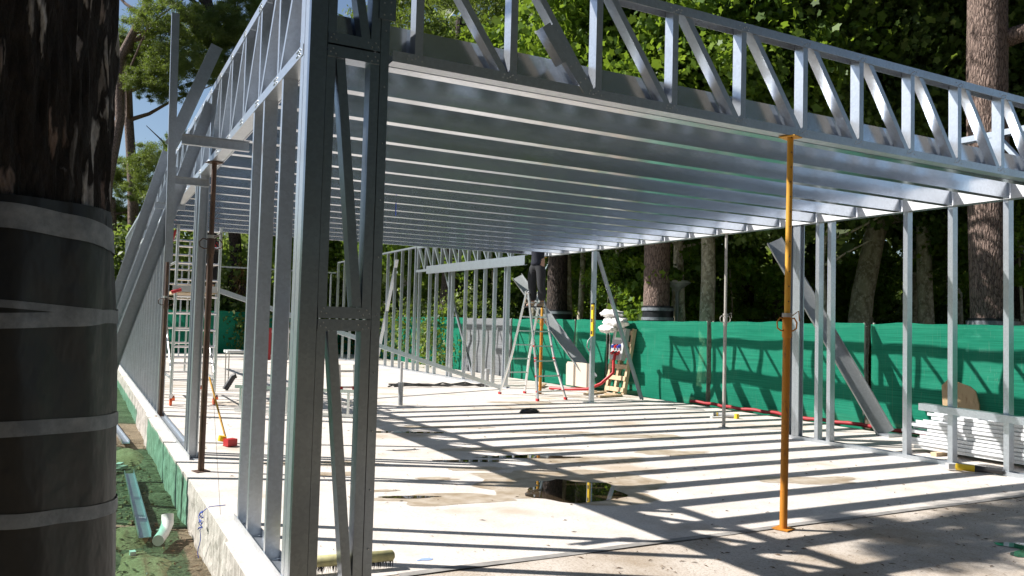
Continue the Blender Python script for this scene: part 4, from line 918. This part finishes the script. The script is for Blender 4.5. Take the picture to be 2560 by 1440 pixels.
for i, px in enumerate([1120, 1230, 1400, 1475, 1560, 1660, 1725, 1830, 1925, 2060, 2180, 2370, 2555]):
    x, y = dirpt(px, random.uniform(20, 26)); s_ = random.uniform(.7, 1.1); zz = random.uniform(2.4, 4.6)
    t = thing('leafy_sapling', LOWL[i], 'tree', (x,y,-.3), 'leafy saplings behind the fence')
    o = bpy.data.objects.new('foliage', low[i % 3]); C.objects.link(o); o.parent = t; o.location = (0,0,zz+.3); o.scale = (s_,)*3; o.rotation_euler = (0,0,random.random()*6)
    MB().tube([(x,y,-.4), (x+.08,y,1.2), (x-.05,y+.06,zz+.5)], [.05,.04,.015], 8).build('stem', BARKL, t)
# dark understorey shrubs behind the fence
random.seed(31)
SH = ['dark shaded evergreen shrub behind the green fence', ]
for i in range(26):
    px = 560+i*79; d = random.uniform(27, 34); x, y = dirpt(px, d); s_ = random.uniform(.6, .95)
    t = thing('evergreen_shrub', 'dark shaded evergreen shrub among the trees behind the fence', 'shrub', (x,y,-.3), 'evergreen shrubs behind the fence')
    o = bpy.data.objects.new('foliage', dark[i % 2]); C.objects.link(o); o.parent = t; o.location = (0,0,2.0*s_); o.scale = (s_*1.1,s_*1.1,s_*1.2); o.rotation_euler = (0,0,random.random()*6)
    MB().tube([(x,y,-.4), (x+.1,y,.8), (x+.05,y+.1,2.4)], [.09,.07,.03], 8).build('stem', BARKD, t)
# far woodland mass beyond the site, then an unseen ring behind the camera
rng = np.random.default_rng(9)
def ring(n, r0, r1, a0, a1, h0, h1, cx=3, cy=5, clump=1.3, nc=500):
    a = rng.uniform(a0, a1, nc); r_ = rng.uniform(r0, r1, nc); z = rng.uniform(h0, h1, nc); c = np.stack([cx+r_*np.sin(a), cy+r_*np.cos(a), z], 1)
    k = rng.integers(0, nc, n); return c[k]+rng.normal(size=(n,3))*clump*.6
def az_px(px): return YAW+math.atan((px-1280)/FPX)
wl = np.concatenate([ring(80000, 30, 40, R(17), R(115), 0, 17, nc=800), ring(9000, 34, 42, R(300), R(357), 0, 6, nc=200), ring(12000, 36, 42, R(-3), R(17), 0, 6, nc=200)])
me = leaf_cloud('woodland', wl, .42, 77, LEAFD, 1.3); o = bpy.data.objects.new('woodland', me); C.objects.link(o); tag(o, 'dense shaded woodland closing the view behind the trees', kind='stuff')
wb = ring(70000, 15, 24, R(112), R(272), 0, 22, cx=-1, cy=-4, nc=1100)  # unseen woods behind the camera, made tall, near and dark for steel reflections
me = leaf_cloud('woodland', wb, .42, 79, LEAFW, 1.3); o = bpy.data.objects.new('woodland', me); C.objects.link(o); tag(o, 'unseen dark woodland behind the camera, shaped to darken the steel reflections', kind='stuff')
# hedge behind the left studs
hg = np.concatenate([ring(36000, 29, 32, R(-14), R(16), -.3, 4.6, -1, -4+8, .9, 260)])
me = leaf_cloud('undergrowth', hg, .16, 78, HEDGE, 1.4); o = bpy.data.objects.new('undergrowth', me); C.objects.link(o); tag(o, 'sunlit mixed undergrowth beyond the far left end of the site', kind='stuff')
# left pines against the sky
def at3(px, py, d):
    xn, yn = (px-1280)/FPX, (720-py)/FPX; v = fw+r2*xn+u2*yn; return CAM+v*(d/Vector((v.x, v.y)).length)
for i, (tp, r_, cl, lab) in enumerate([
    ([(262,640), (268,460), (300,300), (298,150), (345,60), (385,-30), (420,-160)], .20, [(470,-150,1.6), (350,-190,1.5), (560,-60,1.2)], 'tall leaning pine with a pale curved trunk rising left of the upright profile'),
    ([(335,640), (332,460), (322,300), (318,160), (330,90)], .22, [(300,110,1.35), (352,130,1.2), (290,165,.9), (375,165,.8)], 'umbrella pine with a thin straight trunk and a flat crown below the blue sky'),
    ([(590,640), (570,330), (552,150), (520,0), (505,-120)], .24, [(440,60,1.5), (520,60,1.4), (590,70,1.3), (470,150,1.3), (400,205,1.1), (560,150,1.2), (640,20,1.3)], 'big pine with a dark trunk just left of the wall truss'),
    ([(500,640), (495,450), (480,380)], .2, [(430,400,1.3), (500,360,1.2), (400,470,1.1), (460,480,1.2)], 'lower rounded pine behind the slanting shores'),
    ([(285,640), (283,500)], .18, [(285,430,1.1), (250,470,1.0), (320,520,1.0)], 'small round pine low beside the wrapped trunk')]):
    d = (38.5, 40, 38, 37.5, 42)[i]; r_ *= 1.25; pts_ = [at3(a, b, d) for a, b in tp]; base = pts_[0].copy(); base.z = -.3; pts_ = [base]+pts_
    cr_ = []
    for k, (a, b, s_) in enumerate(cl):
        q = at3(a, b, d+random.uniform(-1.5,1.5)); cr_.append((pine[k % 3], q.x-base.x, q.y-base.y, q.z+.2, s_*.49, random.random()*6))
    limb_tree('pine_tree', lab, base.x, base.y, -.3, pts_[-1].z, r_, (0,0), BARKP if i != 2 else BARKD, cr_, 'pines beyond the left wall', 90+i, trunk_pts=pts_, limbs=9 if i < 3 else 3)
# dead palm fronds
px_, py_ = dirpt(604, 27.5); pf = thing('palm_tree', 'palm with hanging dry brown fronds beyond the scaffold', 'tree', (px_,py_,-.3))
MB().tube([(px_,py_,-.4), (px_,py_,3.0)], [.22,.18], 12).build('trunk', BARKD, pf)
fr = MB(); random.seed(6)
for i in range(260):
    a = random.random()*6.28; r0_ = random.uniform(.1,.35); z0 = random.uniform(2.4,4.0); L_ = random.uniform(.4,.9)
    p0_ = Vector((px_+r0_*math.cos(a), py_+r0_*math.sin(a), z0)); p1_ = p0_+Vector((math.cos(a)*L_*.6, math.sin(a)*L_*.6, -L_*random.uniform(.2,1))); s_ = Vector((-math.sin(a), math.cos(a), 0))*.025
    fr.add([p0_-s_, p0_+s_, p1_], [(0,1,2)])
fr.build('dry_fronds', DRY, pf)
# unseen limbs and sparse crowns added to the near pine to dapple the apron
p_, _ = crown_pts(881, 7000, 1.5, 1.2, .8, 22, .42); dm = leaf_cloud('crown', p_, .045, 882, NEEDLE, 4.0)
lm_ = MB()
for (cx_, cy_, cz_, sc_) in ((-2.2,3.65,7.6,.55), (-.75,3.55,7.5,.5), (.5,3.7,7.4,.5)):
    o = bpy.data.objects.new('crown', dm); C.objects.link(o); o.parent = nt_; o.location = Vector((cx_,cy_,cz_))-nt_.location; o.scale = (sc_,)*3; o.rotation_euler = (0,0,cx_)
    lm_.tube([TC+Vector((0,.1,5.6)), Vector((-1.3+cx_*.2,0,6.6)), Vector((cx_,cy_,cz_))], [.09,.06,.02], 8)
lm_.build('limbs', BARKP, nt_)
# lamp post
lx_, ly_ = dirpt(1692, 16.5); lp = thing('street_lamp', 'grey park lamp with a shallow dish head, behind the green fence', 'street lamp', (lx_,ly_,-.3))
MB().tube([(lx_,ly_,-.35), (lx_,ly_,2.42)], [.05,.04], 12).build('pole', LAMPG, lp)
MB().tube([(lx_,ly_,2.38), (lx_,ly_,2.44), (lx_,ly_,2.58), (lx_,ly_,2.60)], [.05,.10,.30,.29], 24).build('lamp_head', LAMPG, lp)
MB().tube([(lx_,ly_,2.585), (lx_,ly_,2.64)], [.31,.26], 24).build('lamp_cap', WHITE, lp)
